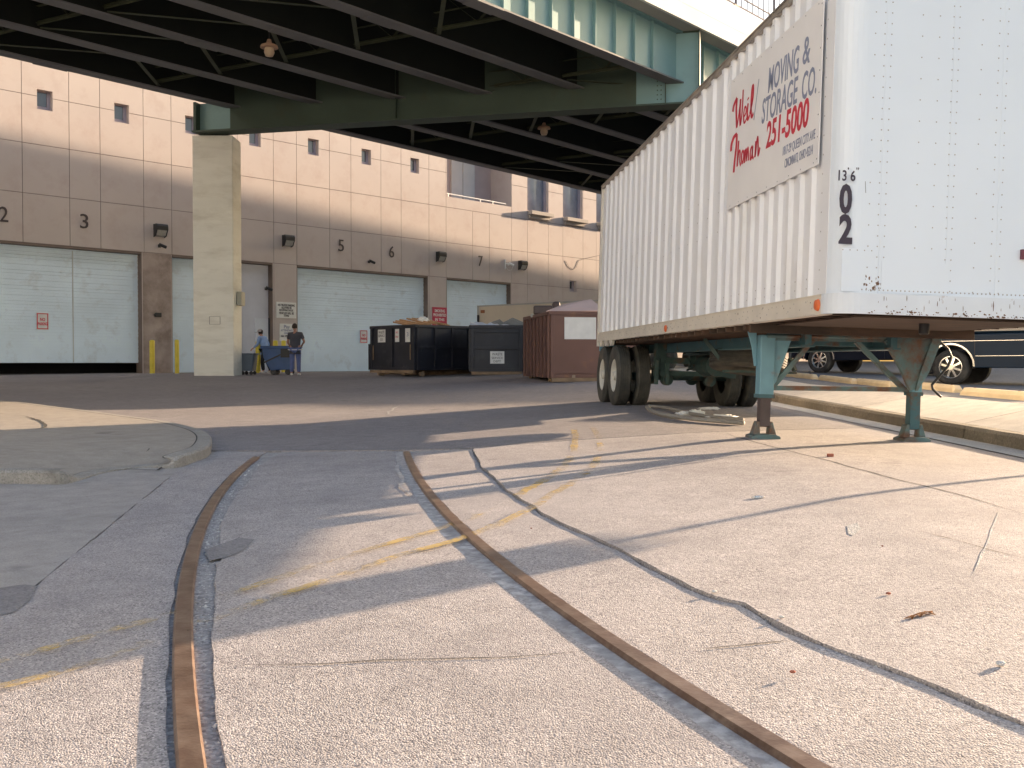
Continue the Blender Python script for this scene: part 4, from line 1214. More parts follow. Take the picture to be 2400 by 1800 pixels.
# ---------------------------------------------------------------- the white box trailer
TH = R(4.85); ROLL = 0.03
T_ORG = Vector((2.55, 8.0, 0.20))
TM = Matrix.Translation(T_ORG) @ Matrix.Rotation(TH, 4, 'Z') @ Matrix.Rotation(ROLL, 4, 'Y')
TMI = TM.inverted()
trl = thing('box_trailer', T_ORG, 'white corrugated moving company semi trailer parked on its landing legs', 'trailer', rot=(0, ROLL, TH))
trl.rotation_mode = 'XYZ'
def TR(px, py, axis, val):
    """photo pixel -> local point of the trailer on the plane local[axis] = val"""
    o = TMI @ C0; d = (TMI.to_3x3() @ ray(px, py))
    t = (val - o[axis]) / d[axis]
    return o + d * t
W_, L_T, ZB, ZT = 2.44, 11.0, 1.22, 4.15
RC = 0.20
RT = 0.155     # bottom rail height
# left side: pressed steel ribs
RIBS = []
y = 0.52
while y < 3.0: RIBS.append((y, 0.075)); y += 0.265
y = 3.22
while y < L_T - 0.2: RIBS.append((y, 0.10)); y += 0.43
def side(x0, sg, name):
    b = MB(); prof = [(RC + 0.18, 0.0)]
    for c, w_ in RIBS:
        prof += [(c - w_ / 2 - 0.022, 0), (c - w_ / 2, 1), (c + w_ / 2, 1), (c + w_ / 2 + 0.022, 0)]
    prof.append((L_T - 0.06, 0.0)); vs = []
    for y, t in prof:
        x = x0 + sg * 0.036 * t
        vs += [(x, y, ZB + RT - 0.004), (x, y, ZT - 0.05)]
    b.add(vs, [(2 * i, 2 * i + 1, 2 * i + 3, 2 * i + 2) for i in range(len(prof) - 1)])
    for i in range(len(prof) - 1):
        (y, t), (y2, t2) = prof[i], prof[i + 1]
        for z in (ZB + RT - 0.004, ZT - 0.05):
            b.add([(x0, y, z), (x0 + sg * 0.036 * t, y, z), (x0 + sg * 0.036 * t2, y2, z), (x0, y2, z)], [(0, 1, 2, 3)])
    # lap seams between sheets
    for y in (0.46, 3.06, 5.6, 8.2):
        b.b2((x0 + sg * 0.0005, y, ZB + RT), (x0 + sg * 0.006, y + 0.035, ZT - 0.05))
    return b.build(name, M['tw'], trl)
side(0.0, -1, 'side_wall')
side(W_, 1, 'side_wall')
for x0, s_ in ((0, -1), (W_, 1)):
    b = MB()
    b.b2((x0 - 0.003 * (1 if s_ < 0 else -1), RC - 0.02, ZB + RT), (x0 + 0.02 * (1 if s_ < 0 else -1), RC + 0.18, ZT - 0.05))
    b.build('corner_panel', M['tw'], trl)
# nose with rounded corners
b = MB(); pts = []
def nose_outline(out=0.0):
    P = []
    r = RC + out
    for k in range(9):
        a = math.pi / 2 * k / 8
        P.append((RC - r * math.cos(a), RC - r * math.sin(a)))
    for k in range(9):
        a = math.pi / 2 * (1 - k / 8)
        P.append((W_ - RC + r * math.cos(a), RC - r * math.sin(a)))
    return P
P = nose_outline()
P = [(0.0, RC + 0.0)] + P[1:-1] + [(W_, RC)]
vs = []
for x, y in P: vs += [(x, y, ZB + RT), (x, y, ZT - 0.05)]
b.add(vs, [(2 * i, 2 * i + 1, 2 * i + 3, 2 * i + 2) for i in range(len(P) - 1)])
ns = b.build('nose_wall', M['tnose'], trl, smooth=False)
# seams and patch plates on the nose
b = MB()
def lx(px, py): return TR(px, py, 1, 0.0)
for px in (2070, 2228, 2345):
    a = lx(px, 400)
    b.b2((a.x - 0.012, -0.004, ZB + RT + 0.005), (a.x + 0.012, -0.0005, ZT - 0.06))
a0, a1 = lx(2066, 612), lx(2226, 690)
b.b2((a0.x, -0.007, ZB + RT + 0.01), (a1.x - 0.01, -0.0045, a0.z))
a0, a1 = lx(1968, 580), lx(2060, 690)
b.b2((a0.x + 0.02, -0.0045, ZB + RT + 0.01), (a1.x - 0.02, -0.001, a0.z))
b.build('nose_plate', M['tnose'], trl)
# rivets
b = MB()
def rivet(p, n, r=0.009):
    n = Vector(n); a = n.orthogonal().normalized(); c = n.cross(a)
    p = Vector(p); vs = [p + (a * math.cos(t) + c * math.sin(t)) * r for t in [math.pi / 3 * k for k in range(6)]] + [p + n * r * 0.45]
    b.add(vs, [(k, (k + 1) % 6, 6) for k in range(6)])
for px, st in ((2062, 0.085), (2078, 0.085), (2040, 0.17), (2222, 0.085), (2236, 0.085), (2150, 0.17), (2190, 0.17), (2330, 0.1), (2350, 0.1), (2290, 0.2)):
    x = lx(px, 400).x; z = ZB + RT + 0.04
    while z < ZT - 0.06: rivet((x, -0.0045, z), (0, -1, 0), 0.0062); z += st
for k in range(60):
    x = RC + 0.02 + k * 0.036
    if x < W_ - RC: rivet((x, -0.0075, ZB + RT + 0.03), (0, -1, 0), 0.007)
for k in range(5):
    for dz in (0.0,): rivet((lx(1975, 580).x + k * 0.06, -0.005, lx(1975, 585).z), (0, -1, 0), 0.006)
y = RC + 0.10
z = ZB + RT + 0.05
while z < ZT - 0.06: rivet((-0.0035, RC + 0.13, z), (-1, 0, 0), 0.008); z += 0.16
for k, (y, w_) in enumerate(RIBS):
    zz = 2.30 + 0.02 * k
    if y > 3.1:
        for z in (2.28, 2.50, 2.72): rivet((-0.0365, y, z + 0.01 * math.sin(k)), (-1, 0, 0), 0.009)
    for z in (1.52, 1.44, ZT - 0.12): rivet((-0.0365, y, z), (-1, 0, 0), 0.008)
y = 0.25
while y < L_T: rivet((-0.031, y, ZB + 0.045 + 0.06 * (int(y * 7) % 2)), (-1, 0, 0), 0.009); y += 0.14
b.build('rivets', mat('rivet_grey', (0.42, 0.40, 0.38), 0.6), trl)
# bottom and top rails
b = MB()
b.b2((-0.03, RC, ZB), (0.0, L_T, ZB + RT)); b.b2((W_, RC, ZB), (W_ + 0.03, L_T, ZB + RT))
b.b2((-0.038, RC, ZB + RT - 0.012), (-0.0305, L_T, ZB + RT - 0.002))
b.b2((-0.03, RC, ZB - 0.012), (0.07, L_T, ZB - 0.001))
br_ = b.build('bottom_rail', M['trail_rail'], trl)
b = MB()
P2 = nose_outline(0.03); vs = []
for x, y in P2: vs += [(x, y, ZB - 0.01), (x, y, ZB + RT)]
for x, y in nose_outline(0.0): vs += [(x, y, ZB - 0.01), (x, y, ZB + RT)]
n_ = len(P2)
fs = [(2 * i, 2 * i + 1, 2 * i + 3, 2 * i + 2) for i in range(n_ - 1)]
fs += [(2 * i + 1, 2 * n_ + 2 * i + 1, 2 * n_ + 2 * i + 3, 2 * i + 3) for i in range(n_ - 1)]
fs += [(2 * i, 2 * i + 2, 2 * n_ + 2 * i + 2, 2 * n_ + 2 * i) for i in range(n_ - 1)]
b.add(vs, fs); b.build('nose_rail', M['nose_rail'], trl)
b = MB()
b.b2((-0.045, RC, ZT - 0.055), (0.0, L_T, ZT)); b.b2((W_, RC, ZT - 0.055), (W_ + 0.045, L_T, ZT))
b.b2((-0.055, RC, ZT - 0.006), (0.02, L_T, ZT + 0.01))
P2 = nose_outline(0.04); vs = []
for x, y in P2: vs += [(x, y, ZT - 0.055), (x, y, ZT)]
b.add(vs, [(2 * i, 2 * i + 1, 2 * i + 3, 2 * i + 2) for i in range(len(P2) - 1)])
b.build('top_rail', mat('top_rail_alu', (0.34, 0.30, 0.26), 0.5, metal=0.3, var=0.2, scale=4), trl)
b = MB(); b.b2((0.001, RC, ZT - 0.05), (W_ - 0.001, L_T, ZT - 0.02)); b.b2((RC, 0.005, ZT - 0.05), (W_ - RC, RC - 0.001, ZT - 0.02)); b.build('roof', M['tw'], trl)
b = MB(); b.b2((-0.04, L_T - 0.06, ZB - 0.10), (0.06, L_T + 0.02, ZT)); b.b2((W_ - 0.06, L_T - 0.06, ZB - 0.1), (W_ + 0.04, L_T + 0.02, ZT))
b.b2((0.061, L_T - 0.05, ZB - 0.02), (W_ - 0.061, L_T, ZT - 0.055)); b.build('rear_frame', M['trail_rail'], trl)
# underside
b = MB()
b.b2((0.03, 0.08, ZB + 0.02), (W_ - 0.03, L_T - 0.07, ZB + 0.06))
b.build('floor', M['under'], trl)
b = MB()
y = 0.10
while y < L_T - 0.1:
    b.b2((0.03, y, ZB - 0.07 if y > 2.2 else ZB - 0.004), (W_ - 0.03, y + 0.05, ZB + 0.019)); y += 0.32
b.build('crossmember', M['under'], trl)
b = MB()
b.b2((0.30, 0.25, ZB - 0.02), (W_ - 0.30, 2.2, ZB - 0.005)); b.b2((0.03, 2.15, ZB - 0.10), (W_ - 0.03, 2.21, ZB + 0.0))
b.build('coupler_plate', M['under'], trl)
b = MB(); b.lathe([(0.045, ZB - 0.02), (0.045, ZB - 0.11), (0.03, ZB - 0.12)], (W_ / 2, 0.9, 0), 'z', 12); b.build('kingpin', M['black'], trl)
# rib feet: small shadow gaps and marker lights
def disc(p, n, r, m, name, squash=1.0):
    n = Vector(n).normalized(); a = Vector((0, 0, 1)); c = n.cross(a); h = MB()
    p = Vector(p)
    ring = [p + (a * math.cos(t) + c * math.sin(t) * squash) * r for t in [2 * math.pi * k / 20 for k in range(20)]]
    ring2 = [p + n * 0.02 + (a * math.cos(t) + c * math.sin(t) * squash) * r * 0.8 for t in [2 * math.pi * k / 20 for k in range(20)]]
    h.add(ring + ring2 + [p + n * 0.026], [(k, (k + 1) % 20, 20 + (k + 1) % 20, 20 + k) for k in range(20)] + [(20 + k, 20 + (k + 1) % 20, 40) for k in range(20)])
    return h.build(name, m, trl)
q = TR(1917, 715, 0, -0.03); disc((-0.031, q.y, q.z), (-1, 0, 0), 0.052, M['orange'], 'marker_light')
q = TR(1561, 770, 0, -0.03); disc((-0.031, q.y, q.z), (-1, 0, 0), 0.05, M['orange'], 'marker_light')
q = TR(2396, 597, 1, 0.0); h = MB(); h.b2((q.x - 0.02, -0.03, q.z - 0.04), (q.x + 0.12, -0.001, q.z + 0.04)); h.build('marker_light', mat('dark_red_lens', (0.12, 0.02, 0.04), 0.3), trl)
# company panel on the side
SG = -0.046
def LS(px, py): return TR(px, py, 0, SG)
c_tr, c_br, c_bl, c_tl = LS(1927, 30), LS(1919, 385), LS(1707, 490), LS(1712, 165)
yA = (c_tr.y + c_br.y) / 2; yB = (c_bl.y + c_tl.y) / 2; zB_ = (c_br.z + c_bl.z) / 2; zT_ = (c_tr.z + c_tl.z) / 2
b = MB(); b.b2((SG + 0.001, yA, zB_), (SG + 0.010, yB, zT_))
sgn = b.build('sign_panel', M['signwhite'], trl)
b_keep = b
b = MB()
for z in np.linspace(zB_ + 0.05, zT_ - 0.05, 8): rivet((SG + 0.0, yA + 0.03, z), (-1, 0, 0), 0.008)
for yy in np.linspace(yA + 0.1, yB - 0.1, 9):
    for z in (zB_ + 0.03, zT_ - 0.03): rivet((SG, yy, z), (-1, 0, 0), 0.007)
b.build('panel_rivets', M['wire'], trl)
def side_text(s_, pl, pr, cap, m, shear=0.12, bold=0.0):
    a = LS(*pl); c = LS(*pr); wd = abs(a.y - c.y); zc = (a.z + c.z) / 2; yc = (a.y + c.y) / 2
    sl = (c.z - a.z) / (a.y - c.y)
    text_obj('lettering', s_, cap / 0.70, m, lambda x, y, n_: (SG - n_, yc - x, zc + y + sl * x), parent=sgn, shear=shear, width=wd, depth=0.002, bold=bold)
side_text('MOVING', (1801, 193), (1873, 139), 0.235, M['blue_ink'], bold=0.004)
side_text('&', (1882, 124), (1899, 117), 0.235, M['blue_ink'], shear=0.1, bold=0.004)
side_text('STORAGE', (1786, 266), (1870, 212), 0.235, M['blue_ink'], bold=0.004)
side_text('CO.', (1880, 207), (1914, 188), 0.235, M['blue_ink'], bold=0.004)
side_text('251-5000', (1796, 322), (1896, 264), 0.24, M['red_ink'], shear=0.1, bold=0.008)
side_text('1817-29 QUEEN CITY AVE', (1835, 356), (1911, 314), 0.082, M['blue_ink'], shear=0.1)
side_text('CINCINNATI, OHIO 45214', (1839, 385), (1905, 351), 0.082, M['blue_ink'], shear=0.1)
def strokes(name, lst, m, wd):
    h = MB()
    for st in lst:
        w2 = wd
        if isinstance(st[0], (int, float)): w2 = st[0]; st = st[1]
        P_ = [LS(1640 + x * 0.1989, 90 + y * 0.1989) for x, y in st]
        # resample with a spline
        Q = []
        n_ = len(P_)
        for i in range(n_ - 1):
            p0, p1, p2, p3 = P_[max(i - 1, 0)], P_[i], P_[i + 1], P_[min(i + 2, n_ - 1)]
            for k in range(5):
                t = k / 5
                Q.append(0.5 * ((2 * p1) + (-p0 + p2) * t + (2 * p0 - 5 * p1 + 4 * p2 - p3) * t * t + (-p0 + 3 * p1 - 3 * p2 + p3) * t ** 3))
        Q.append(P_[-1])
        L = []
        for i, p in enumerate(Q):
            a = Q[max(i - 1, 0)]; c = Q[min(i + 1, len(Q) - 1)]
            d = Vector((0, c.y - a.y, c.z - a.z)).normalized(); nn_ = Vector((0, -d.z, d.y))
            # brush: thick when going down, thinner going up
            ww = w2 * (0.75 + 0.5 * abs(d.z))
            L += [Vector((SG - 0.002, p.y, p.z)) + nn_ * ww / 2, Vector((SG - 0.002, p.y, p.z)) - nn_ * ww / 2]
        h.add(L, [(2 * i, 2 * i + 1, 2 * i + 3, 2 * i + 2) for i in range(len(Q) - 1)])
    return h.build(name, m, sgn, fixn=False)
strokes('script_lettering', [
    (0.05, [(392, 865), (405, 790), (440, 705)]), (0.045, [(442, 705), (432, 850), (438, 1050)]), (0.028, [(440, 1050), (462, 900), (484, 715)]), (0.042, [(484, 715), (474, 880), (480, 1025)]), (0.03, [(480, 1025), (502, 860), (514, 605)]),
    (0.028, [(518, 930), (545, 880), (548, 820), (532, 815), (518, 920), (528, 995), (556, 940)]),
    (0.036, [(572, 765), (562, 880), (568, 955), (590, 900)]), (0.045, [(573, 700), (574, 720)]),
    (0.036, [(592, 890), (628, 700), (632, 560), (618, 600), (606, 800), (612, 925), (634, 880)]),
    (0.055, [(370, 1330), (376, 1250), (405, 1165), (440, 1130)]), (0.05, [(440, 1130), (432, 1280), (412, 1450), (402, 1580)]),
    (0.036, [(462, 1205), (450, 1360), (443, 1510)]), (0.03, [(446, 1450), (466, 1330), (478, 1345), (474, 1440), (484, 1500)]),
    (0.03, [(508, 1320), (494, 1380), (500, 1470), (516, 1420), (520, 1350), (508, 1320)]),
    (0.034, [(535, 1310), (527, 1470)]), (0.03, [(529, 1440), (548, 1300), (550, 1450)]), (0.03, [(552, 1420), (570, 1285), (576, 1440)]),
    (0.03, [(618, 1270), (598, 1330), (600, 1425), (618, 1380), (626, 1270), (622, 1380), (636, 1415)]),
    (0.036, [(664, 1210), (652, 1400)]), (0.03, [(655, 1380), (684, 1160), (690, 1300), (690, 1380), (712, 1285)])], M['red_ink'], 0.036)
strokes('slash', [(0.014, [(700, 478), (640, 962)])], M['blue_ink'], 0.014)
# numbers on the nose
def nose_text(s_, px, py, hpx, wpx, m, bold=0.0, y=-0.001, fm=0.7):
    c = TR(px, py, 1, y); t_ = TR(px, py - hpx / 2, 1, y); e_ = TR(px, py + hpx / 2, 1, y)
    l_ = TR(px - wpx / 2, py, 1, y); r_ = TR(px + wpx / 2, py, 1, y)
    text_obj('lettering', s_, (t_.z - e_.z) / fm, m, lambda a_, b_, n_: (c.x + a_, y - n_, c.z + b_), parent=ns, width=r_.x - l_.x, depth=0.002, bold=bold)
nose_text('13 6', 1985, 413, 24, 40, M['dk_purple'], 0.002)
nose_text("'", 1988, 401, 16, 3, M['dk_purple'], fm=0.8)
nose_text('"', 2010, 401, 16, 6, M['dk_purple'], fm=0.8)
nose_text('0', 1982, 470, 64, 30, M['dk_purple'], 0.012)
nose_text('2', 1982, 541, 64, 32, M['dk_purple'], 0.012)
# rust chips and scrapes along the nose's lower edge and round the corner plate
M['chip'] = mat('rust_chip', (0.16, 0.09, 0.055), 0.9, var=0.4, scale=20)
rc_ = random.Random(11)
def chips(name, n, fn, r0, r1, stretch=1.0):
    h = MB()
    for _ in range(n):
        p, nr, rt = fn(); r = rc_.uniform(r0, r1) * (1 if rc_.random() < .85 else 1.8); upv = Vector((0, 0, 1)); k6 = 7
        vs = [p + rt * (math.cos(t) * r * rc_.uniform(.5, 1.3)) + upv * (math.sin(t) * r * stretch * rc_.uniform(.5, 1.3)) for t in [2 * math.pi * q / k6 for q in range(k6)]]
        h.add(vs, [tuple(range(k6))])
    return h.build(name, M['chip'], ns, fixn=False)
X1 = Vector((1, 0, 0))
chips('rust_chips', 110, lambda: (Vector((rc_.uniform(0.22, 2.3), -0.0312, ZB - 0.008 + abs(rc_.gauss(0, 0.012)))), None, X1), 0.002, 0.009, 0.7)
chips('rust_chips', 34, lambda: (Vector((rc_.gauss(0.62, 0.12) if rc_.random() < .5 else rc_.gauss(1.25, .2), -0.0313, ZB + 0.01 + abs(rc_.gauss(0, 0.02)))), None, X1), 0.004, 0.012, 0.7)
chips('paint_chips', 60, lambda: (Vector((rc_.uniform(0.22, 0.62), -0.0049, ZB + RT + 0.02 + abs(rc_.gauss(0, 0.055)))), None, X1), 0.002, 0.009, 1.6)
chips('rust_streaks', 26, lambda: (Vector((rc_.uniform(0.22, 2.2), -0.0314, ZB + rc_.uniform(0.05, 0.13))), None, X1), 0.0015, 0.003, 9.0)
Y1 = Vector((0, 1, 0))
chips('rust_chips', 60, lambda: (Vector((-0.0312, rc_.uniform(0.3, 10.5) ** 1.0, ZB + rc_.uniform(0.0, 0.13))), None, Y1), 0.003, 0.010, 1.0)
# scratch on nose
h = MB(); q = TR(2028, 425, 1, -0.002); q2 = TR(2029, 452, 1, -0.002); h.bar(q, q2, 0.004, 0.002); h.build('scratch', M['wire'], ns)

# frame rails and running gear
b = MB()
for x in (0.72, 1.66):
    b.b2((x, 2.45, ZB - 0.20), (x + 0.07, L_T - 0.1, ZB - 0.071))
    b.b2((x - 0.04, 2.45, ZB - 0.22), (x + 0.11, L_T - 0.1, ZB - 0.20))
for y in (2.9, 8.3, 9.9):
    b.b2((0.79, y, ZB - 0.19), (1.66, y + 0.08, ZB - 0.1))
b.build('frame_rail', M['teal'], trl)
AX = (9.35, 10.50); RW = 0.525
b = MB()
for x in (0.55, 1.74):
    b.b2((x, 8.5, ZB - 0.62), (x + 0.16, 8.75, ZB - 0.07))        # hangers
    b.b2((x, 9.85, ZB - 0.60), (x + 0.16, 10.1, ZB - 0.07))
    b.b2((x + 0.02, 10.95, ZB - 0.5), (x + 0.14, 11.05, ZB - 0.1))
    for i, a in enumerate(AX):
        for k in range(4):
            b.bar((x + 0.08, a - 0.5 + 0.06 * k, ZB - 0.44 - k * 0.022), (x + 0.08, a + 0.5 - 0.06 * k, ZB - 0.44 - k * 0.022), 0.08, 0.016)
        b.b2((x + 0.01, a - 0.08, ZB - 0.62), (x + 0.15, a + 0.08, ZB - 0.52))
b.b2((0.6, 8.45, ZB - 0.60), (1.84, 8.52, ZB - 0.52)); b.b2((0.6, 8.45, ZB - 0.40), (1.84, 8.52, ZB - 0.30))
b.b2((0.5, 8.40, ZB - 0.75), (0.56, 8.46, ZB - 0.36)); b.b2((0.68, 8.40, ZB - 0.75), (0.74, 8.46, ZB - 0.36))
b.build('suspension', M['chassis_dark'], trl)
b = MB()
for a in AX: b.tube([(0.2, a, RW + 0.06), (W_ - 0.2, a, RW + 0.09)], 0.065, 12)
b.build('axle', M['chassis_dark'], trl)
b = MB()
for a in AX:
    for x in (0.85, 1.6):
        b.lathe([(0.001, -0.1), (0.10, -0.09), (0.10, 0.05), (0.06, 0.09)], (x, a - 0.30, RW + 0.02), 'y', 14)
b.build('brake_chamber', M['chassis_dark'], trl); b = MB()
b.lathe([(0.001, 0), (0.17, 0.02), (0.17, 0.7), (0.001, 0.72)], (1.25, 7.4, ZB - 0.42), 'y', 16)
b.build('air_tank', M['chassis_dark'], trl); b = MB()
b.tube([(0.9, 7.8, ZB - 0.3), (1.1, 8.3, ZB - 0.45), (1.2, 9.0, ZB - 0.5)], 0.02, 6)
b.build('air_hose', M['chassis_dark'], trl)
# wheels
def tyre_prof(r=RW, wd=0.25):
    rr = 0.285
    pr = [(rr, 0.03), (rr + 0.02, 0.012), (rr + 0.10, -0.003), (r - 0.08, 0.0), (r - 0.03, 0.012), (r - 0.012, 0.028)]
    g = []
    nrib = 5; w0, w1 = 0.034, wd - 0.034
    for k in range(nrib):
        a = w0 + (w1 - w0) * k / nrib; c = w0 + (w1 - w0) * (k + 1) / nrib
        g += [(r, a + 0.004), (r, c - 0.006), (r - 0.012, c - 0.004), (r - 0.012, c + 0.002)]
    g = g[:-2]
    return pr, g, [(r - 0.012, wd - 0.028), (r - 0.03, wd - 0.012), (r - 0.08, wd), (rr + 0.10, wd + 0.003), (rr + 0.02, wd - 0.012), (rr, wd - 0.03)]
pr, g, pe = tyre_prof()
def wheel_pair(x_out, sg, a, zc):
    def one(x, outer):
        b = MB(); prof = [(r, x + sg * t) for r, t in pr + g + pe]
        b.lathe(prof, (0, a, zc), 'x', 48)
        t = b.build('tyre', M['tyre'], trl)
        b = MB()
        if outer: rp = [(0.288, 0.028), (0.275, 0.02), (0.262, 0.035), (0.250, 0.10), (0.235, 0.135), (0.12, 0.145), (0.115, 0.08), (0.085, 0.07), (0.08, 0.02), (0.001, 0.015)]
        else: rp = [(0.288, 0.028), (0.262, 0.035), (0.250, 0.10), (0.10, 0.12), (0.001, 0.12)]
        b.lathe([(r, x + sg * t) for r, t in rp], (0, a, zc), 'x', 40)
        if outer:
            for k in range(6):
                t_ = 2 * math.pi * k / 6
                b.lathe([(0.02, x + sg * 0.145), (0.02, x + sg * 0.11), (0.001, x + sg * 0.108)], (0, a + 0.18 * math.cos(t_), zc + 0.18 * math.sin(t_)), 'x', 8)
        b.build('rim', M['rimw'], t)
    one(x_out, True); one(x_out + sg * 0.335, False)
for a in AX:
    wheel_pair(-0.03, 1, a, RW + 0.062)
    wheel_pair(W_ + 0.03, -1, a, RW + 0.095)
# mud flap bracket at the tail
b = MB(); q0, q1 = TR(1394, 800, 1, L_T), TR(1432, 824, 1, L_T)
b.b2((0.0, L_T - 0.10, q1.z), (0.5, L_T - 0.04, q0.z)); b.b2((W_ - 0.5, L_T - 0.10, q1.z), (W_, L_T - 0.04, q0.z)); b.build('tail_bracket', M['teal_clean'], trl)
for y in (L_T - 0.5, L_T - 1.0, L_T - 1.5):
    b = MB(); b.extr([(y, ZB - 0.001), (y + 0.28, ZB - 0.001), (y + 0.22, ZB - 0.11), (y + 0.06, ZB - 0.11)], -0.028, 0.02, lambda a_, b_, n_: (n_, a_, b_))
    b.build('rail_bracket', M['trail_rail'], trl)
# spare wheel slung flat under the frame
b = MB(); spx = D(1752, 849, 13.7); sp = TMI @ spx
b.lathe([(r, t) for r, t in pr + g + pe], (0, 0, 0), 'z', 40)
b.lathe([(0.288, 0.028), (0.25, 0.06), (0.23, 0.12), (0.001, 0.13)], (0, 0, 0), 'z', 30)
rm = Matrix.Rotation(R(-7), 4, 'X') @ Matrix.Rotation(R(5), 4, 'Y')
b.v = [tuple((rm @ Vector(v)) + sp + Vector((0.0, 0, -0.12))) for v in b.v]
b.build('spare_tyre', M['tyre'], trl)
b = MB(); b.bar(sp + Vector((-0.42, -0.2, 0.0)), Vector((0.5, sp.y - 0.1, ZB - 0.07)), 0.05); b.bar(sp + Vector((0.6, -0.2, -0.1)), Vector((1.7, sp.y - 0.1, ZB - 0.3)), 0.05)
b.bar(sp + Vector((-0.42, -0.25, -0.13)), sp + Vector((0.6, -0.25, -0.13)), 0.05, 0.03); b.build('spare_carrier', M['chassis_dark'], trl)

# landing gear, traced in the plane of the legs
LY1 = (TMI @ D(1788, 900, 10.70)).y
def LP(px, py, dy=0.0): return TR(px, py, 1, LY1 + dy)
FT_L = LP(1788, 1018); FT_R = LP(2137, 1029)
gnd = lambda p: (TMI @ Vector((lambda w_: (w_.x, w_.y, surface(w_.x, w_.y)))(TM @ p))).z
FT_L.z = gnd(FT_L); FT_R.z = gnd(FT_R)
for side_, ft in (('l', FT_L), ('r', FT_R)):
    dx = 0.0
    x, y = ft.x, LY1
    leg = MB()
    zmid = LP(1788, 930).z if side_ == 'l' else LP(2137, 925).z
    ztop_ = ZB - 0.10
    leg.b2((x - 0.08, y - 0.075, zmid), (x + 0.08, y + 0.075, ztop_))
    if side_ == 'r': leg.v = [( x + (vx - x) * 0.75, vy, vz) for vx, vy, vz in leg.v]
    L1 = leg.build('leg', M['teal_clean'] if side_ == 'l' else M['teal_clean'], trl, bevel=0.012)
    h = MB(); h.b2((x - 0.055, y - 0.055, ft.z + 0.14), (x + 0.055, y + 0.055, zmid + 0.01)); h.build('inner_leg', M['leg_dark'] if side_ == 'l' else M['teal'], L1)
    h = MB(); h.b2((x - 0.088 * (1 if side_ == 'l' else .78), y - 0.083, zmid - 0.01), (x + 0.088 * (1 if side_ == 'l' else .78), y + 0.083, zmid + 0.03)); h.build('leg_collar', M['teal'], L1)
    h = MB()
    h.extr([(-0.155, 0.0), (0.155, 0.0), (0.15, 0.035), (0.10, 0.055), (-0.10, 0.055), (-0.15, 0.035)], -0.13, 0.13, lambda a_, b_, n_, x=x, y=y, ft=ft: (x + a_, y + n_, ft.z + b_))
    for s_ in (-1, 1):
        h.extr([(0.05, 0.05), (0.13, 0.05), (0.085, 0.19), (0.06, 0.19)], -0.06, 0.06, lambda a_, b_, n_, x=x, y=y, ft=ft, s_=s_: (x + s_ * a_, y + n_, ft.z + b_))
    h.tube([(x - 0.1, y, ft.z + 0.15), (x + 0.1, y, ft.z + 0.15)], 0.022, 8)
    h.build('foot', M['teal_rust'], L1, bevel=0.006)
def plate(name, pts, m, t0=-0.01, t1=0.01, dy=0.0):
    h = MB(); P_ = [LP(px, py, dy) for px, py in pts]
    h.extr([(p.x, p.z) for p in P_], t0, t1, lambda a_, b_, n_: (a_, LY1 + dy + n_, b_))
    return h.build(name, m, trl, bevel=0.004)
plate('gusset', [(1754, 772), (1776, 772), (1776, 858), (1770, 858), (1764, 812)], M['teal_clean'], 0.03, 0.05)
plate('gusset', [(1808, 762), (1858, 762), (1855, 790), (1818, 893), (1808, 908), (1806, 860)], M['teal_clean'], -0.03, 0.05)
plate('gusset', [(1806, 800), (1814, 800), (1814, 942), (1804, 942)], M['teal'], 0.06, 0.09)
plate('gusset', [(2060, 800), (2092, 782), (2192, 780), (2186, 812), (2160, 856), (2132, 912), (2118, 914), (2098, 868)], M['teal_rust'], -0.14, -0.09)
plate('gusset', [(2176, 772), (2192, 790), (2160, 872), (2134, 915), (2128, 915), (2140, 870)], M['teal_rust'], -0.17, -0.145)
h = MB()
h.bar(LP(1800, 909), LP(2128, 913), 0.05, 0.05); h.bar(LP(1812, 905, .02), LP(1906, 796, .02), 0.045, 0.05); h.bar(LP(2006, 800, .02), LP(2118, 912, .02), 0.05, 0.05)
h.build('leg_brace', M['teal_rust'], trl)
h = MB(); h.bar(LP(1800, 776, -.02), LP(2180, 784, -.02), 0.10, 0.085); h.build('upper_beam', M['teal'], trl)
h = MB(); h.bar(LP(1805, 794, -.05), LP(2160, 800, -.05), 0.035, 0.035); h.tube([LP(1800, 788, -.1), LP(2190, 792, -.1)], 0.018, 8); h.build('cross_shaft', M['teal_rust'], trl)
h = MB()
cr = [(2190, 790, -.10), (2205, 803, -.12), (2222, 818, -.14), (2230, 836, -.15), (2222, 858, -.15), (2200, 884, -.15), (2184, 902, -.15), (2186, 912, -.16), (2200, 926, -.18), (2206, 930, -.18)]
h.tube([LP(*c_) for c_ in cr], 0.014, 8); h.build('crank_handle', M['black'], trl, smooth=True)
h = MB(); h.b2((LP(2172, 770).x, LY1 - 0.12, LP(2172, 800).z), (LP(2196, 770).x, LY1 + 0.02, LP(2172, 765).z)); h.build('gearbox', M['chassis_dark'], trl, bevel=0.01)
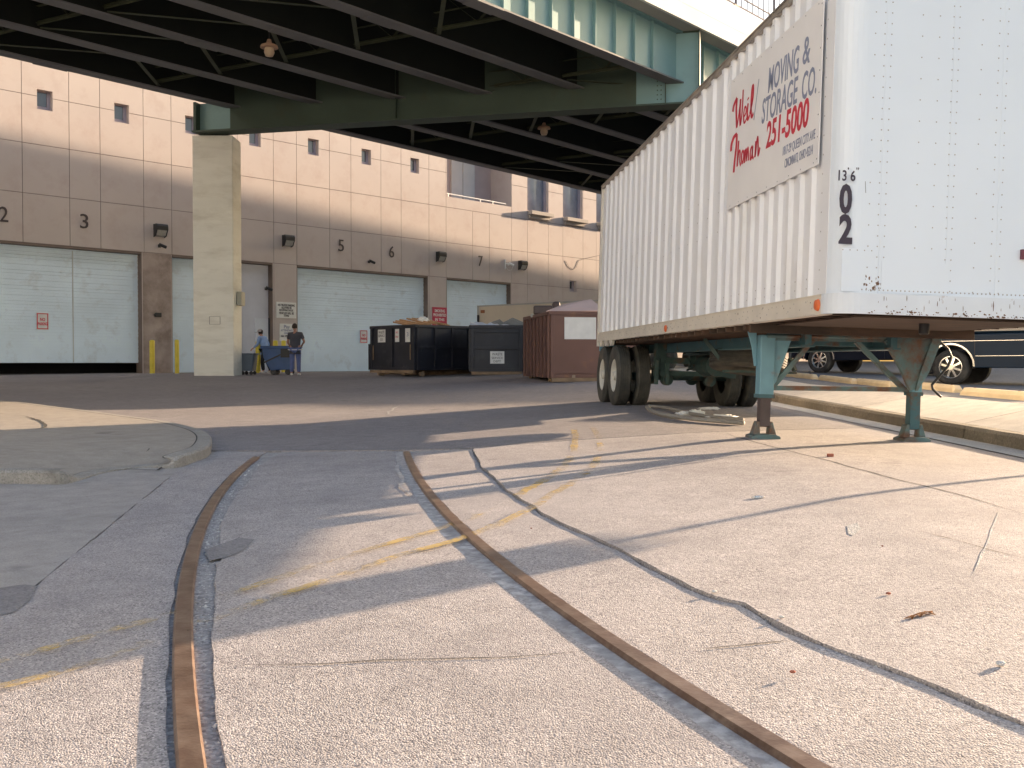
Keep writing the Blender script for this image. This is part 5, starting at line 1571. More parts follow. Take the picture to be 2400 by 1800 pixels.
# ---------------------------------------------------------------- roll-off containers
def container(name, org, rot, Wd, Ln, z0, z1, m, label, doors=True, ribs=6, rail=True, sidem=None, slope=0):
    o = thing(name, org, label, 'waste container', None, rot=(0, 0, rot))
    zo = org[2]; z0 -= zo; z1 -= zo
    h = MB(); t = 0.04
    h.b2((0, 0, z0), (t, Wd, z1 - 0.09)); h.b2((Ln - t, 0, z0), (Ln, Wd, z1 - 0.09))
    h.b2((t, 0, z0), (Ln - t, t, z1 - 0.09)); h.b2((t, Wd - t, z0), (Ln - t, Wd, z1 - 0.09)); h.b2((t, t, z0), (Ln - t, Wd - t, z0 + 0.05))
    h.build('tub', m, o)
    h = MB()
    h.b2((-0.05, -0.05, z1 - 0.10), (0.07, Wd + 0.05, z1)); h.b2((Ln - 0.07, -0.05, z1 - 0.10), (Ln + 0.05, Wd + 0.05, z1))
    h.b2((0.07, -0.06, z1 - 0.10), (Ln - 0.07, 0.06, z1 - 0.005)); h.b2((0.07, Wd - 0.06, z1 - 0.10), (Ln - 0.07, Wd + 0.06, z1 - 0.005))
    h.build('top_rail', m, o, bevel=0.01)
    h = MB()
    for k in range(ribs + 1):
        x = 0.03 + (Ln - 0.14) * k / ribs
        for y0, y1 in ((-0.065, -0.002), (Wd + 0.002, Wd + 0.065)): h.b2((x, y0, z0), (x + 0.08, y1, z1 - 0.101))
    zm = (z0 + z1) / 2
    h.b2((0.12, -0.045, zm - 0.04), (Ln - 0.12, -0.002, zm + 0.04))
    h.b2((0.12, -0.055, z0), (Ln - 0.12, -0.002, z0 + 0.09))
    h.build('side_rib', m, o, bevel=0.006)
    h = MB()
    for y in (0.0, Wd - 0.1): h.b2((-0.06, y, z0), (-0.002, y + 0.1, z1 - 0.101))
    h.b2((-0.045, 0.1, z0), (-0.002, Wd - 0.1, z0 + 0.10))
    if doors:
        h.b2((-0.05, Wd * 0.5 - 0.02, z0 + 0.1), (-0.002, Wd * 0.5 + 0.02, z1 - 0.11))
    else:
        h.b2((-0.05, 0.1, zm - 0.03), (-0.002, Wd - 0.1, zm + 0.05)); h.b2((-0.035, 0.1, z1 - 0.25), (-0.002, Wd - 0.1, z1 - 0.2))
    h.build('end_frame', m, o, bevel=0.006)
    h = MB()
    for y in (Wd * 0.2, Wd * 0.8 - 0.1): h.b2((-0.1, y, -0.0 + 0.06), (Ln + 0.05, y + 0.1, z0 - 0.002))
    for x in (0.05, Ln - 0.3): h.b2((x, Wd * 0.1, 0.1), (x + 0.12, Wd * 0.9, z0 - 0.003))
    h.b2((-0.09, 0.02, z0 - 0.10), (-0.03, Wd - 0.02, z0 - 0.003))
    h.build('skid', M['skid'], o)
    h = MB()
    for x in (0.35, Ln - 0.5):
        for y in (0.06, Wd - 0.16): h.tube([(x, y, 0.09), (x, y + 0.12, 0.09)], 0.09, 14)
    h.build('roller', M['skid'], o)
    if doors:
        for y in (0.18, Wd - 0.2):
            h = MB(); h.b2((-0.075, y, z0 + 0.35), (-0.052, y + 0.03, z0 + 0.85)); h.build('latch', M['skid'], o)
        h = MB(); h.b2((-0.08, Wd + 0.02, z0), (-0.02, Wd + 0.08, z0 + 0.9)); h.build('hinge_post', m, o)
    return o
def label_plate(o, face, a, c, z, w_, hgt, m=None, lines=(), yflip=1):
    """a sticker on a container: face 'x' (end, at x<0) or 'y' (side, at y<0)"""
    h = MB(); zz = z - o.location.z
    if face == 'x': h.b2((-0.012 + c, a - w_ / 2, zz - hgt / 2), (-0.002 + c, a + w_ / 2, zz + hgt / 2)); Pf = lambda x, y, n, zl: (-0.013 + c - n, a - x, zl + y)
    else: h.b2((a - w_ / 2, -0.012 + c, zz - hgt / 2), (a + w_ / 2, -0.002 + c, zz + hgt / 2)); Pf = lambda x, y, n, zl: (a + x, -0.013 + c - n, zl + y)
    s_ = h.build('label', m or M['paper'], o)
    for t_, dy, sz, wd, ink in lines:
        text_obj('lettering', t_, sz, ink, lambda x, y, n, dy=dy: Pf(x, y, n, zz + dy), parent=s_, width=wd, depth=0.003)
def org(x, y): return (x, y, ground(x, y) + 0.012)
d1 = container('waste_container', org(-3.2, 33.0), R(44), 2.45, 4.7, 0.76, 2.28, M['bin_black'], 'long black open-top container heaped with timber slats, farthest left of the row')
label_plate(d1, 'x', 1.85, -0.002, 1.93, 0.42, 0.44, lines=[('WASTE', 0.12, 0.13, 0.34, M['ink']), ('SERVICE', 0.0, 0.12, 0.36, M['ink']), ('CO', -0.13, 0.12, 0.14, M['ink'])])
label_plate(d1, 'x', 0.98, -0.002, 1.93, 0.22, 0.44, lines=[('NO', 0.1, 0.1, 0.12, M['red_ink']), ('FIRE', -0.05, 0.09, 0.16, M['red_ink'])])
label_plate(d1, 'x', 0.40, -0.002, 1.93, 0.26, 0.46, lines=[('3', 0.02, 0.2, 0.1, M['blue_ink'])])
label_plate(d1, 'y', 3.0, -0.002, 1.93, 0.36, 0.44, lines=[('20', 0.08, 0.16, 0.2, M['red_ink']), ('YARD', -0.08, 0.1, 0.24, M['red_ink'])])
d2 = container('waste_container', org(0.34, 32.4), R(92), 1.68, 1.9, 0.72, 2.23, M['bin_green'], 'short dark slate container with a pale square label low on its front', doors=False, ribs=3)
label_plate(d2, 'x', 0.82, -0.002, 1.18, 0.46, 0.40, lines=[('WASTE', 0.1, 0.12, 0.34, M['ink']), ('SERVICE', -0.02, 0.1, 0.36, M['ink']), ('DEPT', -0.13, 0.1, 0.24, M['ink'])])
d3 = container('waste_container', org(2.0, 34.0), R(90), 1.65, 2.0, 0.78, 2.27, M['bin_blue'], 'blue container mostly hidden between the slate one and the brown one', doors=True, ribs=3)
BRX, BRY = 3.39, 26.72
d4 = container('waste_container', org(BRX, BRY), R(100.2), 2.42, 3.5, 0.61, 2.37, M['bin_brown'], 'reddish brown open container with two white label plates, nearest the trailer', doors=False, ribs=7)
# the brown one has a flat end: cover its mid bar
h = MB(); h.b2((-0.058, 0.1, 0.61 - d4.location.z + 0.11), (-0.0505, 2.32, 2.37 - d4.location.z - 0.105)); h.build('end_panel', M['bin_brown'], d4)
label_plate(d4, 'x', 1.62, -0.058, 1.92, 0.86, 0.58)
label_plate(d4, 'x', 0.70, -0.058, 1.92, 0.66, 0.56)
p_ = Vector((1.03 + 0.35, 26.45, 0)); 
h = MB(); zg = ground(p_.x, p_.y) + 0.012
h.b2((p_.x - 0.3, p_.y - 0.1, zg), (p_.x + 0.3, p_.y + 0.2, zg + 0.19))
put(h.build('timber_block', M['wood'] if False else mat('grey_timber', (0.30, 0.23, 0.17), 0.85, var=0.2, scale=5), bevel=0.01), 'squat grey timber block under the front left corner of the brown container', 'timber block')
def inC(o, x, y, z): return o.matrix_basis @ Vector((x, y, z))
for o in (d1, d2, d3, d4): o.matrix_basis
# heaped slats
rnd = random.Random(5)
base = d1.matrix_basis
def grp(x): return x
for k in range(11):
    L_ = rnd.uniform(0.9, 1.3)
    a = 0.5 + 0.16 * k
    c = base @ Vector((a, 1.0 + rnd.uniform(-.05, .1), 0)); c.z = 2.28 + 0.01 + 0.20 * math.sin(math.pi * (k + 1) / 12.5)
    h = MB(); d_ = (base.to_3x3() @ Vector((0.25, -1, 0))).normalized()
    h.bar(c - d_ * L_ / 2 + Vector((0, 0, 0.07)), c + d_ * L_ / 2 - Vector((0, 0, 0.14)), 0.15, 0.05)
    put(h.build('wooden_plank', M['wood']), 'raw wooden plank in the heap on the long black container', 'plank', 'planks heaped in the black container')
h = MB()
def pileP(u_, v_): 
    x = 0.1 + 4.4 * u_; y = 0.08 + 2.2 * v_
    z = 2.0 + 0.25 * math.sin(math.pi * u_) * math.sin(math.pi * v_) + 0.14 * noise.noise(Vector((x * 2.2, y * 2.2, 0)))
    p = base @ Vector((x, y, 0)); return (p.x, p.y, z)
h.grid(pileP, 40, 24); put(h.build('rubbish_heap', M['card'], fixn=False), 'brown rubbish filling the long black container under the slats', 'rubbish', kind='stuff')
# white bag
def blob(name, c, r, m, label, cat, sq=(1, 1, 1), amp=0.25, f=2.5):
    bm = bmesh.new(); bmesh.ops.create_icosphere(bm, subdivisions=4, radius=1)
    for v in bm.verts:
        n_ = 1 + amp * noise.noise(v.co * f + Vector(c)) + amp * 0.4 * noise.noise(v.co * f * 3 + Vector(c))
        v.co = Vector((v.co.x * sq[0], v.co.y * sq[1], v.co.z * sq[2])) * r * n_
    me = bpy.data.meshes.new(name); bm.to_mesh(me); bm.free(); me.materials.append(m)
    for p in me.polygons: p.use_smooth = True
    o = bpy.data.objects.new(name, me); o.location = c; COL.objects.link(o)
    return put(o, label, cat)
q = D(992, 752, 34.6); blob('rubbish_bag', q, 0.17, M['white_paint'], 'small white bag on the right end of the timber heap', 'bag', sq=(1.2, 1, .8))
# plastic sheeting, wire baskets, armchair, board
b2 = d2.matrix_basis
h = MB()
def sheetP(u_, v_):
    p = b2 @ Vector((0.1 + 1.2 * u_, 0.35 + 1.35 * v_, 0))
    z = 2.2 + 0.17 * (1 - abs(2 * u_ - 1)) * (0.3 + 0.7 * v_) + 0.06 * noise.noise(Vector((u_ * 6, v_ * 9, 1)))
    return (p.x, p.y, z)
h.grid(sheetP, 16, 24); o = h.build('plastic_sheet', M['sheet'], fixn=False, smooth=True)
sm = o.modifiers.new('thick', 'SOLIDIFY'); sm.thickness = 0.01
put(o, 'crumpled pale blue plastic sheeting on top of the slate container', 'plastic sheet')
def basket(px, label, w_=1.1, hgt=0.42, y=35.2, peak=0.5, base_py=764):
    c = D(px, base_py, y); h = MB(); n_ = 11
    for k in range(n_ + 1):
        t = k / n_; x = c.x - w_ / 2 + w_ * t; z1 = c.z + hgt * (t / peak if t < peak else (1 - t) / (1 - peak)) + 0.02
        h.bar((x, y, c.z - 0.3), (x, y, z1), 0.018); h.bar((x, y + 0.5, c.z - 0.3), (x, y + 0.5, z1), 0.018)
    for yy in (y, y + 0.5):
        h.bar((c.x - w_ / 2, yy, c.z + 0.02), (c.x - w_ / 2 + w_ * peak, yy, c.z + hgt + 0.02), 0.03); h.bar((c.x - w_ / 2 + w_ * peak, yy, c.z + hgt + 0.02), (c.x + w_ / 2, yy, c.z + 0.02), 0.03)
    h.bar((c.x - w_ / 2 + w_ * peak, y, c.z + hgt + 0.02), (c.x - w_ / 2 + w_ * peak, y + 0.5, c.z + hgt + 0.02), 0.03)
    h.add([(c.x - w_ / 2, y + 0.52, c.z), (c.x - w_ / 2 + w_ * peak, y + 0.52, c.z + hgt), (c.x + w_ / 2, y + 0.52, c.z)], [(0, 1, 2)])
    put(h.build('wire_rack', M['wire']), label, 'wire rack')
basket(1160, 'low grey peaked wire rack sticking up left of the taller one', 0.8, 0.2, 34.6, 0.7)
basket(1205, 'taller grey peaked wire rack rising behind the slate container', 1.1, 0.26, 35.0, 0.45)
b4 = d4.matrix_basis
h = MB()
A_, B_, C_, D_ = D(1280, 729, 26.9), D(1420, 728, 27.2), D(1385, 701, 28.2), D(1322, 712, 28.2)
A2 = D(1276, 731, 27.0)
pts = [Vector(p) for p in (A_, B_, C_, D_)]
h.add([p for p in pts] + [p - Vector((0, -0.02, 0.04)) for p in pts], [(0, 1, 2, 3), (7, 6, 5, 4), (0, 4, 5, 1), (1, 5, 6, 2), (2, 6, 7, 3), (3, 7, 4, 0)])
pts = [Vector(p) for p in (C_, B_, Vector((3.1, 29.3, 2.36)), Vector((C_.x + 0.1, 29.6, 2.4)))]
put(h.build('pink_board', M['tarp']), 'large pale pink board lying peaked over the brown container', 'board')
c = D(1272, 727, 28.6); c.z = 2.3
ch_ = thing('armchair', c, 'overturned dark brown armchair in the back left of the brown container', 'armchair')
h = MB(); h.box((0.1, 0, 0.15), (0.6, 0.6, 0.22)); h.build('seat', mat('dark_leather', (0.06, 0.045, 0.045), 0.5), ch_, bevel=0.06)
h = MB(); h.box((0.38, 0, 0.28), (0.22, 0.62, 0.34)); h.build('backrest', bpy.data.materials['dark_leather'], ch_, bevel=0.07)
h = MB(); h.box((0.0, -0.33, 0.2), (0.55, 0.12, 0.26)); h.build('armrest', bpy.data.materials['dark_leather'], ch_, bevel=0.05)
h = MB(); h.box((-0.3, 0, 0.05), (0.1, 0.6, 0.1)); h.build('base', M['grey_steel'], ch_, bevel=0.02)
h = MB(); q = b4 @ Vector((1.7, 1.2, 0)); 
def p4(u_, v_):
    p = b4 @ Vector((0.1 + 3.3 * u_, 0.1 + 2.2 * v_, 0)); return (p.x, p.y, 2.2 + 0.12 * noise.noise(Vector((u_ * 5, v_ * 4, 3))))
h.grid(p4, 20, 16); put(h.build('rubbish_heap', M['card'], fixn=False), 'mixed rubbish filling the brown container', 'rubbish', kind='stuff')

# cream trailer parked behind
ca = Vector((-1.32, 39.0)); cdr = Vector((0.77, -0.64)); crn = Vector((0.64, 0.77))
zg = ground(-1, 38) + 0.012
o = thing('cream_trailer', (ca.x, ca.y, zg), 'cream box trailer parked behind the waste containers', 'trailer', rot=(0, 0, math.atan2(cdr.y, cdr.x)))
h = MB(); h.b2((0.0, 0, 1.0), (9.5, 2.44, 3.22 - zg)); h.build('box', M['cream_box'], o, bevel=0.03)
h = MB(); h.b2((-0.03, -0.03, 1.0), (0.05, 2.47, 3.22 - zg + 0.02)); h.b2((0.05, -0.03, 3.22 - zg - 0.03), (9.5, 2.47, 3.22 - zg + 0.02)); h.build('edge_frame', M['grey_steel'], o)
h = MB(); h.b2((-0.035, -0.036, 1.05), (0.08, -0.031, 3.22 - zg - 0.35)); h.build('door_seal', M['black'], o)
h = MB(); h.b2((0.14, -0.02, 3.22 - zg - 0.28), (0.34, -0.001, 3.22 - zg - 0.16)); h.build('marker_light', M['rust'], o)
h = MB(); h.b2((0.3, 0.7, 0.75), (9.2, 1.7, 0.99)); h.build('chassis', M['chassis_dark'], o)
for x in (1.2, 2.4, 8.3):
    for y in (0.02, 2.18):
        h = MB(); h.lathe([(0.001, 0.1), (0.25, 0.06), (0.28, 0.0), (0.47, 0.0), (0.5, 0.04), (0.5, 0.2), (0.47, 0.24), (0.25, 0.24), (0.001, 0.2)], (x, y, 0.5), 'y', 24); h.build('wheel', M['tyre'], o)

# ---------------------------------------------------------------- people
def skin(name, nodes, edges, m, parent, root, sub=2):
    names = list(nodes); idx = {n: i for i, n in enumerate(names)}
    me = bpy.data.meshes.new(name)
    me.from_pydata([nodes[n][0] for n in names], [(idx[a], idx[c]) for a, c in edges], [])
    o = bpy.data.objects.new(name, me); COL.objects.link(o)
    o.modifiers.new('skin', 'SKIN'); s_ = o.modifiers.new('sub', 'SUBSURF'); s_.levels = sub; s_.render_levels = sub
    bm = bmesh.new(); bm.from_mesh(me)
    ly = bm.verts.layers.skin.verify()
    bm.verts.ensure_lookup_table()
    for n in names:
        r = nodes[n][1]; r = (r, r) if not isinstance(r, tuple) else r
        bm.verts[idx[n]][ly].radius = r
        bm.verts[idx[n]][ly].use_root = (n == root)
    bm.to_mesh(me); bm.free()
    bpy.context.view_layer.update()
    ev = bpy.data.meshes.new_from_object(o.evaluated_get(bpy.context.evaluated_depsgraph_get()))
    bpy.data.objects.remove(o); ev.name = name
    ev.materials.clear(); ev.materials.append(m)
    for p in ev.polygons: p.use_smooth = True
    o2 = bpy.data.objects.new(name, ev); COL.objects.link(o2); o2.parent = parent
    return o2
def person(loc, rot, label, H, shirt, pants, skinm, hairm, shoem, pose, hat=None, heavy=1.0, sleeves='short', belt=None):
    o = thing('person', loc, label, 'person', rot=(0, 0, rot))
    k = H / 1.78
    J = {n: Vector(v) * k for n, v in pose.items()}
    def m_(a, c, t): return J[a].lerp(J[c], t)
    nodes = {'pelvis': (J['pelvis'], (0.15 * heavy, 0.11 * heavy)), 'chest': (J['chest'], (0.16 * heavy, 0.11 * heavy)), 'neck0': (J['neck'], 0.058), 'neck1': (J['neck'].lerp(J['head'], .35), 0.052), 'head': (J['head'], (0.075, 0.09)), 'crown': (J['head'] + Vector((0, 0, 0.09)), (0.066, 0.078))}
    edges = [('pelvis', 'chest'), ('chest', 'neck0'), ('neck0', 'neck1'), ('neck1', 'head'), ('head', 'crown')]
    for s_ in 'lr':
        nodes['sh' + s_] = (J['sh' + s_], 0.058); nodes['el' + s_] = (J['el' + s_], 0.042); nodes['wr' + s_] = (J['wr' + s_], 0.027)
        hd = (J['wr' + s_] - J['el' + s_]).normalized()
        nodes['pa' + s_] = (J['wr' + s_] + hd * 0.06, (0.034, 0.02))
        edges += [('chest', 'sh' + s_), ('sh' + s_, 'el' + s_), ('el' + s_, 'wr' + s_), ('wr' + s_, 'pa' + s_)]
        side_ = hd.cross(Vector((0, 0, 1))).normalized() if abs(hd.z) < .95 else Vector((1, 0, 0))
        for f in range(4):
            b0 = J['wr' + s_] + hd * 0.085 + side_ * (0.021 * (f - 1.5)); l_ = (0.055, 0.065, 0.06, 0.045)[f]
            nodes[f'f{s_}{f}a'] = (b0, 0.009); nodes[f'f{s_}{f}b'] = (b0 + hd * l_ * .6 - Vector((0, 0, 0.012)), 0.0085); nodes[f'f{s_}{f}c'] = (b0 + hd * l_ - Vector((0, 0, 0.035)), 0.007)
            edges += [('pa' + s_, f'f{s_}{f}a'), (f'f{s_}{f}a', f'f{s_}{f}b'), (f'f{s_}{f}b', f'f{s_}{f}c')]
        tb = J['wr' + s_] + hd * 0.03 + side_ * 0.035
        nodes[f't{s_}a'] = (tb, 0.011); nodes[f't{s_}b'] = (tb + hd * 0.045 + side_ * 0.015, 0.009)
        edges += [('wr' + s_, f't{s_}a'), (f't{s_}a', f't{s_}b')]
        nodes['hi' + s_] = (J['hi' + s_], 0.095 * heavy); nodes['kn' + s_] = (J['kn' + s_], 0.06); nodes['an' + s_] = (J['an' + s_], 0.042); nodes['to' + s_] = (J['to' + s_], (0.04, 0.03))
        edges += [('pelvis', 'hi' + s_), ('hi' + s_, 'kn' + s_), ('kn' + s_, 'an' + s_), ('an' + s_, 'to' + s_)]
    body = skin('body', nodes, edges, skinm, o, 'pelvis')
    # face
    hc = J['head']; F_ = MB()
    # clothing
    e = 0.016
    sn = {'w': (J['pelvis'] + Vector((0, 0, -0.02)), (0.165 * heavy + e, 0.125 * heavy + e)), 'c': (J['chest'], (0.175 * heavy + e, 0.125 * heavy + e)), 'b': (m_('pelvis', 'chest', .5), (0.16 * heavy + e, 0.13 * heavy + e)), 'n': (J['neck'] - Vector((0, 0, 0.01)), 0.07)}
    sn['m'] = (m_('chest', 'neck', .55), (0.135 * heavy + e, 0.10 * heavy + e)); sn['w'] = (J['pelvis'] - Vector((0, 0, 0.06)), (0.155 * heavy + e, 0.12 * heavy + e))
    sn['w2'] = (J['pelvis'] - Vector((0, 0, 0.13)), (0.15 * heavy + e, 0.115 * heavy + e))
    se = [('w2', 'w'), ('w', 'b'), ('b', 'c'), ('c', 'm'), ('m', 'n')]
    for s_ in 'lr':
        sn['s' + s_] = (J['sh' + s_], 0.078)
        if sleeves == 'short': sn['e' + s_] = (m_('sh' + s_, 'el' + s_, .72), 0.066)
        else: sn['e' + s_] = (J['el' + s_], 0.058); sn['u' + s_] = (m_('el' + s_, 'wr' + s_, .92), 0.043)
        se += [('m', 's' + s_), ('s' + s_, 'e' + s_)] + ([('e' + s_, 'u' + s_)] if sleeves != 'short' else [])
    skin('shirt', sn, se, shirt, o, 'w')
    pn = {'w': (J['pelvis'] + Vector((0, 0, 0.02)), (0.16 * heavy + e, 0.12 * heavy + e))}; pe_ = []
    for s_ in 'lr':
        pn['h' + s_] = (J['hi' + s_], 0.108 * heavy); pn['k' + s_] = (J['kn' + s_], 0.083); pn['a' + s_] = (m_('kn' + s_, 'an' + s_, .96), 0.07)
        pe_ += [('w', 'h' + s_), ('h' + s_, 'k' + s_), ('k' + s_, 'a' + s_)]
    skin('trousers', pn, pe_, pants, o, 'w')
    for s_ in 'lr':
        a, t = J['an' + s_], J['to' + s_]; d_ = (t - a); d_.z = 0; d_.normalize()
        skin('shoe', {'h': (Vector((a.x, a.y, 0.05)) - d_ * 0.05, (0.05, 0.045)), 'm': (Vector((a.x, a.y, 0.05)) + d_ * 0.06, (0.052, 0.045)), 't': (Vector((a.x, a.y, 0.04)) + d_ * 0.17, (0.048, 0.032))}, [('h', 'm'), ('m', 't')], shoem, o, 'h')
    f = Vector((0, 1, 0)) if 'face' not in pose else Vector(pose['face']).normalized()
    bm = bmesh.new(); bmesh.ops.create_icosphere(bm, subdivisions=3, radius=1)
    sdv = f.cross(Vector((0, 0, 1))).normalized()
    for v in bm.verts:
        q = v.co.copy(); v.co = sdv * (q.x * 0.096) + f * (q.y * 0.108) + Vector((0, 0, 1)) * (q.z * 0.125)
    dead = [v for v in bm.verts if v.co.z < -0.075 or (v.co.dot(f) > 0.035 and v.co.z < 0.055)]
    bmesh.ops.delete(bm, geom=dead, context='VERTS')
    for v in bm.verts: v.co += hc + Vector((0, 0, 0.035)) - f * 0.008
    me = bpy.data.meshes.new('hair'); bm.to_mesh(me); bm.free(); me.materials.append(hairm)
    for p in me.polygons: p.use_smooth = True
    hb = bpy.data.objects.new('hair', me); COL.objects.link(hb); hb.parent = o
    hb.modifiers.new('thick', 'SOLIDIFY').thickness = 0.008
    sd_ = f.cross(Vector((0, 0, 1)))
    h = MB(); nz_ = hc + f * 0.092
    h.add([nz_ + Vector((0, 0, 0.03)), nz_ + sd_ * 0.014 - Vector((0, 0, 0.012)), nz_ - sd_ * 0.014 - Vector((0, 0, 0.012)), nz_ + f * 0.024 - Vector((0, 0, 0.008))], [(0, 1, 3), (0, 3, 2), (1, 2, 3)])
    h.build('nose', skinm, o)
    for s_ in (-1, 1):
        h = MB(); h.lathe([(0.001, -0.006), (0.03, -0.004), (0.03, 0.006), (0.001, 0.008)], (0, 0, 0), 'x', 12)
        c = hc + sd_ * s_ * 0.085; h.v = [tuple(Vector((v[0], v[1] * .7, v[2])) + c) for v in h.v]; h.build('ear', skinm, o, smooth=True)
        h = MB(); h.lathe([(0.001, -0.008), (0.009, 0), (0.001, 0.008)], (0, 0, 0), 'x', 8); c = hc + f * 0.082 + sd_ * s_ * 0.032 + Vector((0, 0, 0.03)); h.v = [tuple(Vector(v) + c) for v in h.v]; h.build('eye', M['ink'], o)
    h = MB(); c = hc + f * 0.086 - Vector((0, 0, 0.035)); h.bar(c - sd_ * 0.022, c + sd_ * 0.022, 0.008, 0.006); h.build('mouth', M['rust'], o)
    if hat:
        h = MB(); c = hc + Vector((0, 0, 0.06))
        h.lathe([(0.105, 0.0), (0.103, 0.04), (0.085, 0.08), (0.05, 0.10), (0.001, 0.105)], c, 'z', 20)
        tip = [c + f * 0.22 + sd_ * 0.05 + Vector((0, 0, 0.03)), c + f * 0.22 - sd_ * 0.05 + Vector((0, 0, 0.03)), c + f * 0.06 - sd_ * 0.09, c + f * 0.06 + sd_ * 0.09]
        h.add(tip + [p + Vector((0, 0, 0.012)) for p in tip], [(0, 1, 2, 3), (7, 6, 5, 4), (0, 4, 5, 1), (1, 5, 6, 2), (2, 6, 7, 3), (3, 7, 4, 0)])
        h.build('cap', hat, o, smooth=False)
    if belt:
        h = MB(); c = J['pelvis'] + Vector((0, 0, -0.08))
        prof = [(0.001, 0)]
        for kk in range(28):
            pass
        rx, ry = 0.165 * heavy + 0.045, 0.125 * heavy + 0.05
        pts = [c + Vector((rx * math.cos(t), ry * math.sin(t), 0.01 * math.sin(t))) for t in [2 * math.pi * q / 28 for q in range(29)]]
        h.tube(pts, 0.018, 6, cap=False); h.build('belt', belt, o)
    return o
gA = G(692, 881)
poseA = dict(pelvis=(0, 0, 0.98), chest=(0.0, 0.05, 1.32), neck=(-0.01, 0.08, 1.52), head=(-0.03, 0.11, 1.66), face=(-0.35, 1, -0.1),
             shl=(-0.20, 0.08, 1.45), ell=(-0.27, 0.12, 1.16), wrl=(-0.25, 0.38, 1.05), shr=(0.20, 0.06, 1.44), elr=(0.31, 0.02, 1.17), wrr=(0.20, 0.25, 1.06),
             hil=(-0.10, 0, 0.9), knl=(-0.11, 0.02, 0.50), anl=(-0.12, -0.03, 0.09), tol=(-0.14, 0.12, 0.04), hir=(0.10, 0, 0.9), knr=(0.11, 0.06, 0.50), anr=(0.11, 0.10, 0.09), tor=(0.12, 0.26, 0.04))
person((gA.x, gA.y, gA.z + 0.012), R(4), 'heavyset person in a charcoal t-shirt and blue jeans seen from behind, pushing the blue cart', 1.80, M['shirt_dark'], M['jeans'], M['skin2'], M['hair'], M['shoe'], poseA, heavy=1.16, belt=M['belt'])
gB = G(622, 876)
poseB = dict(pelvis=(0, 0, 0.97), chest=(0.0, 0.10, 1.28), neck=(0.0, 0.16, 1.47), head=(0.0, 0.23, 1.58), face=(-0.05, 1, -0.25),
             shl=(-0.18, 0.14, 1.40), ell=(-0.22, 0.22, 1.13), wrl=(-0.20, 0.42, 1.00), shr=(0.18, 0.12, 1.40), elr=(0.24, 0.0, 1.13), wrr=(0.24, 0.14, 0.93),
             hil=(-0.09, 0, 0.9), knl=(-0.09, 0.08, 0.49), anl=(-0.10, 0.02, 0.09), tol=(-0.10, 0.18, 0.04), hir=(0.09, 0, 0.9), knr=(0.09, -0.02, 0.49), anr=(0.09, -0.20, 0.09), tor=(0.10, -0.04, 0.04))
person((gB.x, gB.y, gB.z + 0.012), R(70), 'person in a light blue shirt, black trousers and pale cap standing behind the blue cart', 1.74, M['shirt_blue'], M['trousers'], M['skin'], M['hair'], M['shoe'], poseB, hat=M['cap'], sleeves='long')

# blue tilt cart
cc = D(652, 850, 36.1); zg = ground(cc.x, cc.y) + 0.012
o = thing('tilt_cart', (cc.x, cc.y, zg), 'blue plastic tilt cart full of rubbish between the two people', 'cart')
pxm = 36.1 / FPX
def TC(px, py): return ((px - 652) * pxm, (850 - py) * pxm + CAMZ - zg)
out = [TC(620, 815), TC(686, 815), TC(686, 866), TC(640, 868), TC(630, 852), TC(623, 838)]
h = MB(); h.extr(out, -0.38, 0.38, lambda a_, b_, n_: (a_, n_, b_)); h.build('tub', M['bluecart'], o, bevel=0.02)
h = MB(); t0 = TC(617, 813); t1 = TC(689, 817); h.b2((t0[0], -0.43, t1[1] - 0.01), (t1[0], 0.43, t0[1] + 0.03)); h.build('rim', M['bluecart'], o, bevel=0.015)
h = MB(); a = TC(625, 850); c = TC(664, 831); h.bar((a[0], -0.40, a[1]), (c[0], -0.40, c[1]), 0.02, 0.05); h.bar((a[0], 0.40, a[1]), (c[0], 0.40, c[1]), 0.02, 0.05); h.build('frame_strap', M['black'], o)
for px in (645, 679):
    for y in (-0.3, 0.3):
        x, z = TC(px, 870); h = MB(); h.lathe([(0.001, -0.03), (0.1, -0.03), (0.11, 0), (0.1, 0.03), (0.001, 0.03)], (x, y, 0.11), 'y', 18); h.build('wheel', M['black'], o)
h = MB(); a, c = TC(664, 813), TC(689, 838); h.b2((a[0], -0.42, c[1]), (c[0] - 0.02, -0.385, a[1])); h.build('side_flap', M['black'], o)
# grey bin
cc = D(583, 850, 36.0); zg = ground(cc.x, cc.y) + 0.012
o = thing('waste_bin', (cc.x, cc.y, zg), 'grey blue wheeled bin at the right foot of the concrete pier', 'bin')
h = MB()
zt = CAMZ + (850 - 831) * 36 / FPX - zg
for (a0, z0_, a1, z1_) in ((0.19, 0.14, 0.245, zt),):
    vs = [(sx * a0, sy * 0.3, z0_) for sx, sy in ((-1, -1), (1, -1), (1, 1), (-1, 1))] + [(sx * a1, sy * 0.36, z1_) for sx, sy in ((-1, -1), (1, -1), (1, 1), (-1, 1))]
    h.add(vs, [(3, 2, 1, 0), (4, 5, 6, 7), (0, 1, 5, 4), (1, 2, 6, 5), (2, 3, 7, 6), (3, 0, 4, 7)])
h.build('tub', M['greybin'], o, bevel=0.02)
h = MB(); h.b2((-0.27, -0.39, zt), (0.27, 0.39, zt + 0.045)); h.build('lid', M['greybin'], o, bevel=0.015)
for x in (-0.15, 0.15):
    for y in (-0.25, 0.25):
        h = MB(); h.lathe([(0.001, -0.025), (0.06, -0.025), (0.07, 0), (0.06, 0.025), (0.001, 0.025)], (x, y, 0.07), 'y', 14); h.build('wheel', M['black'], o)

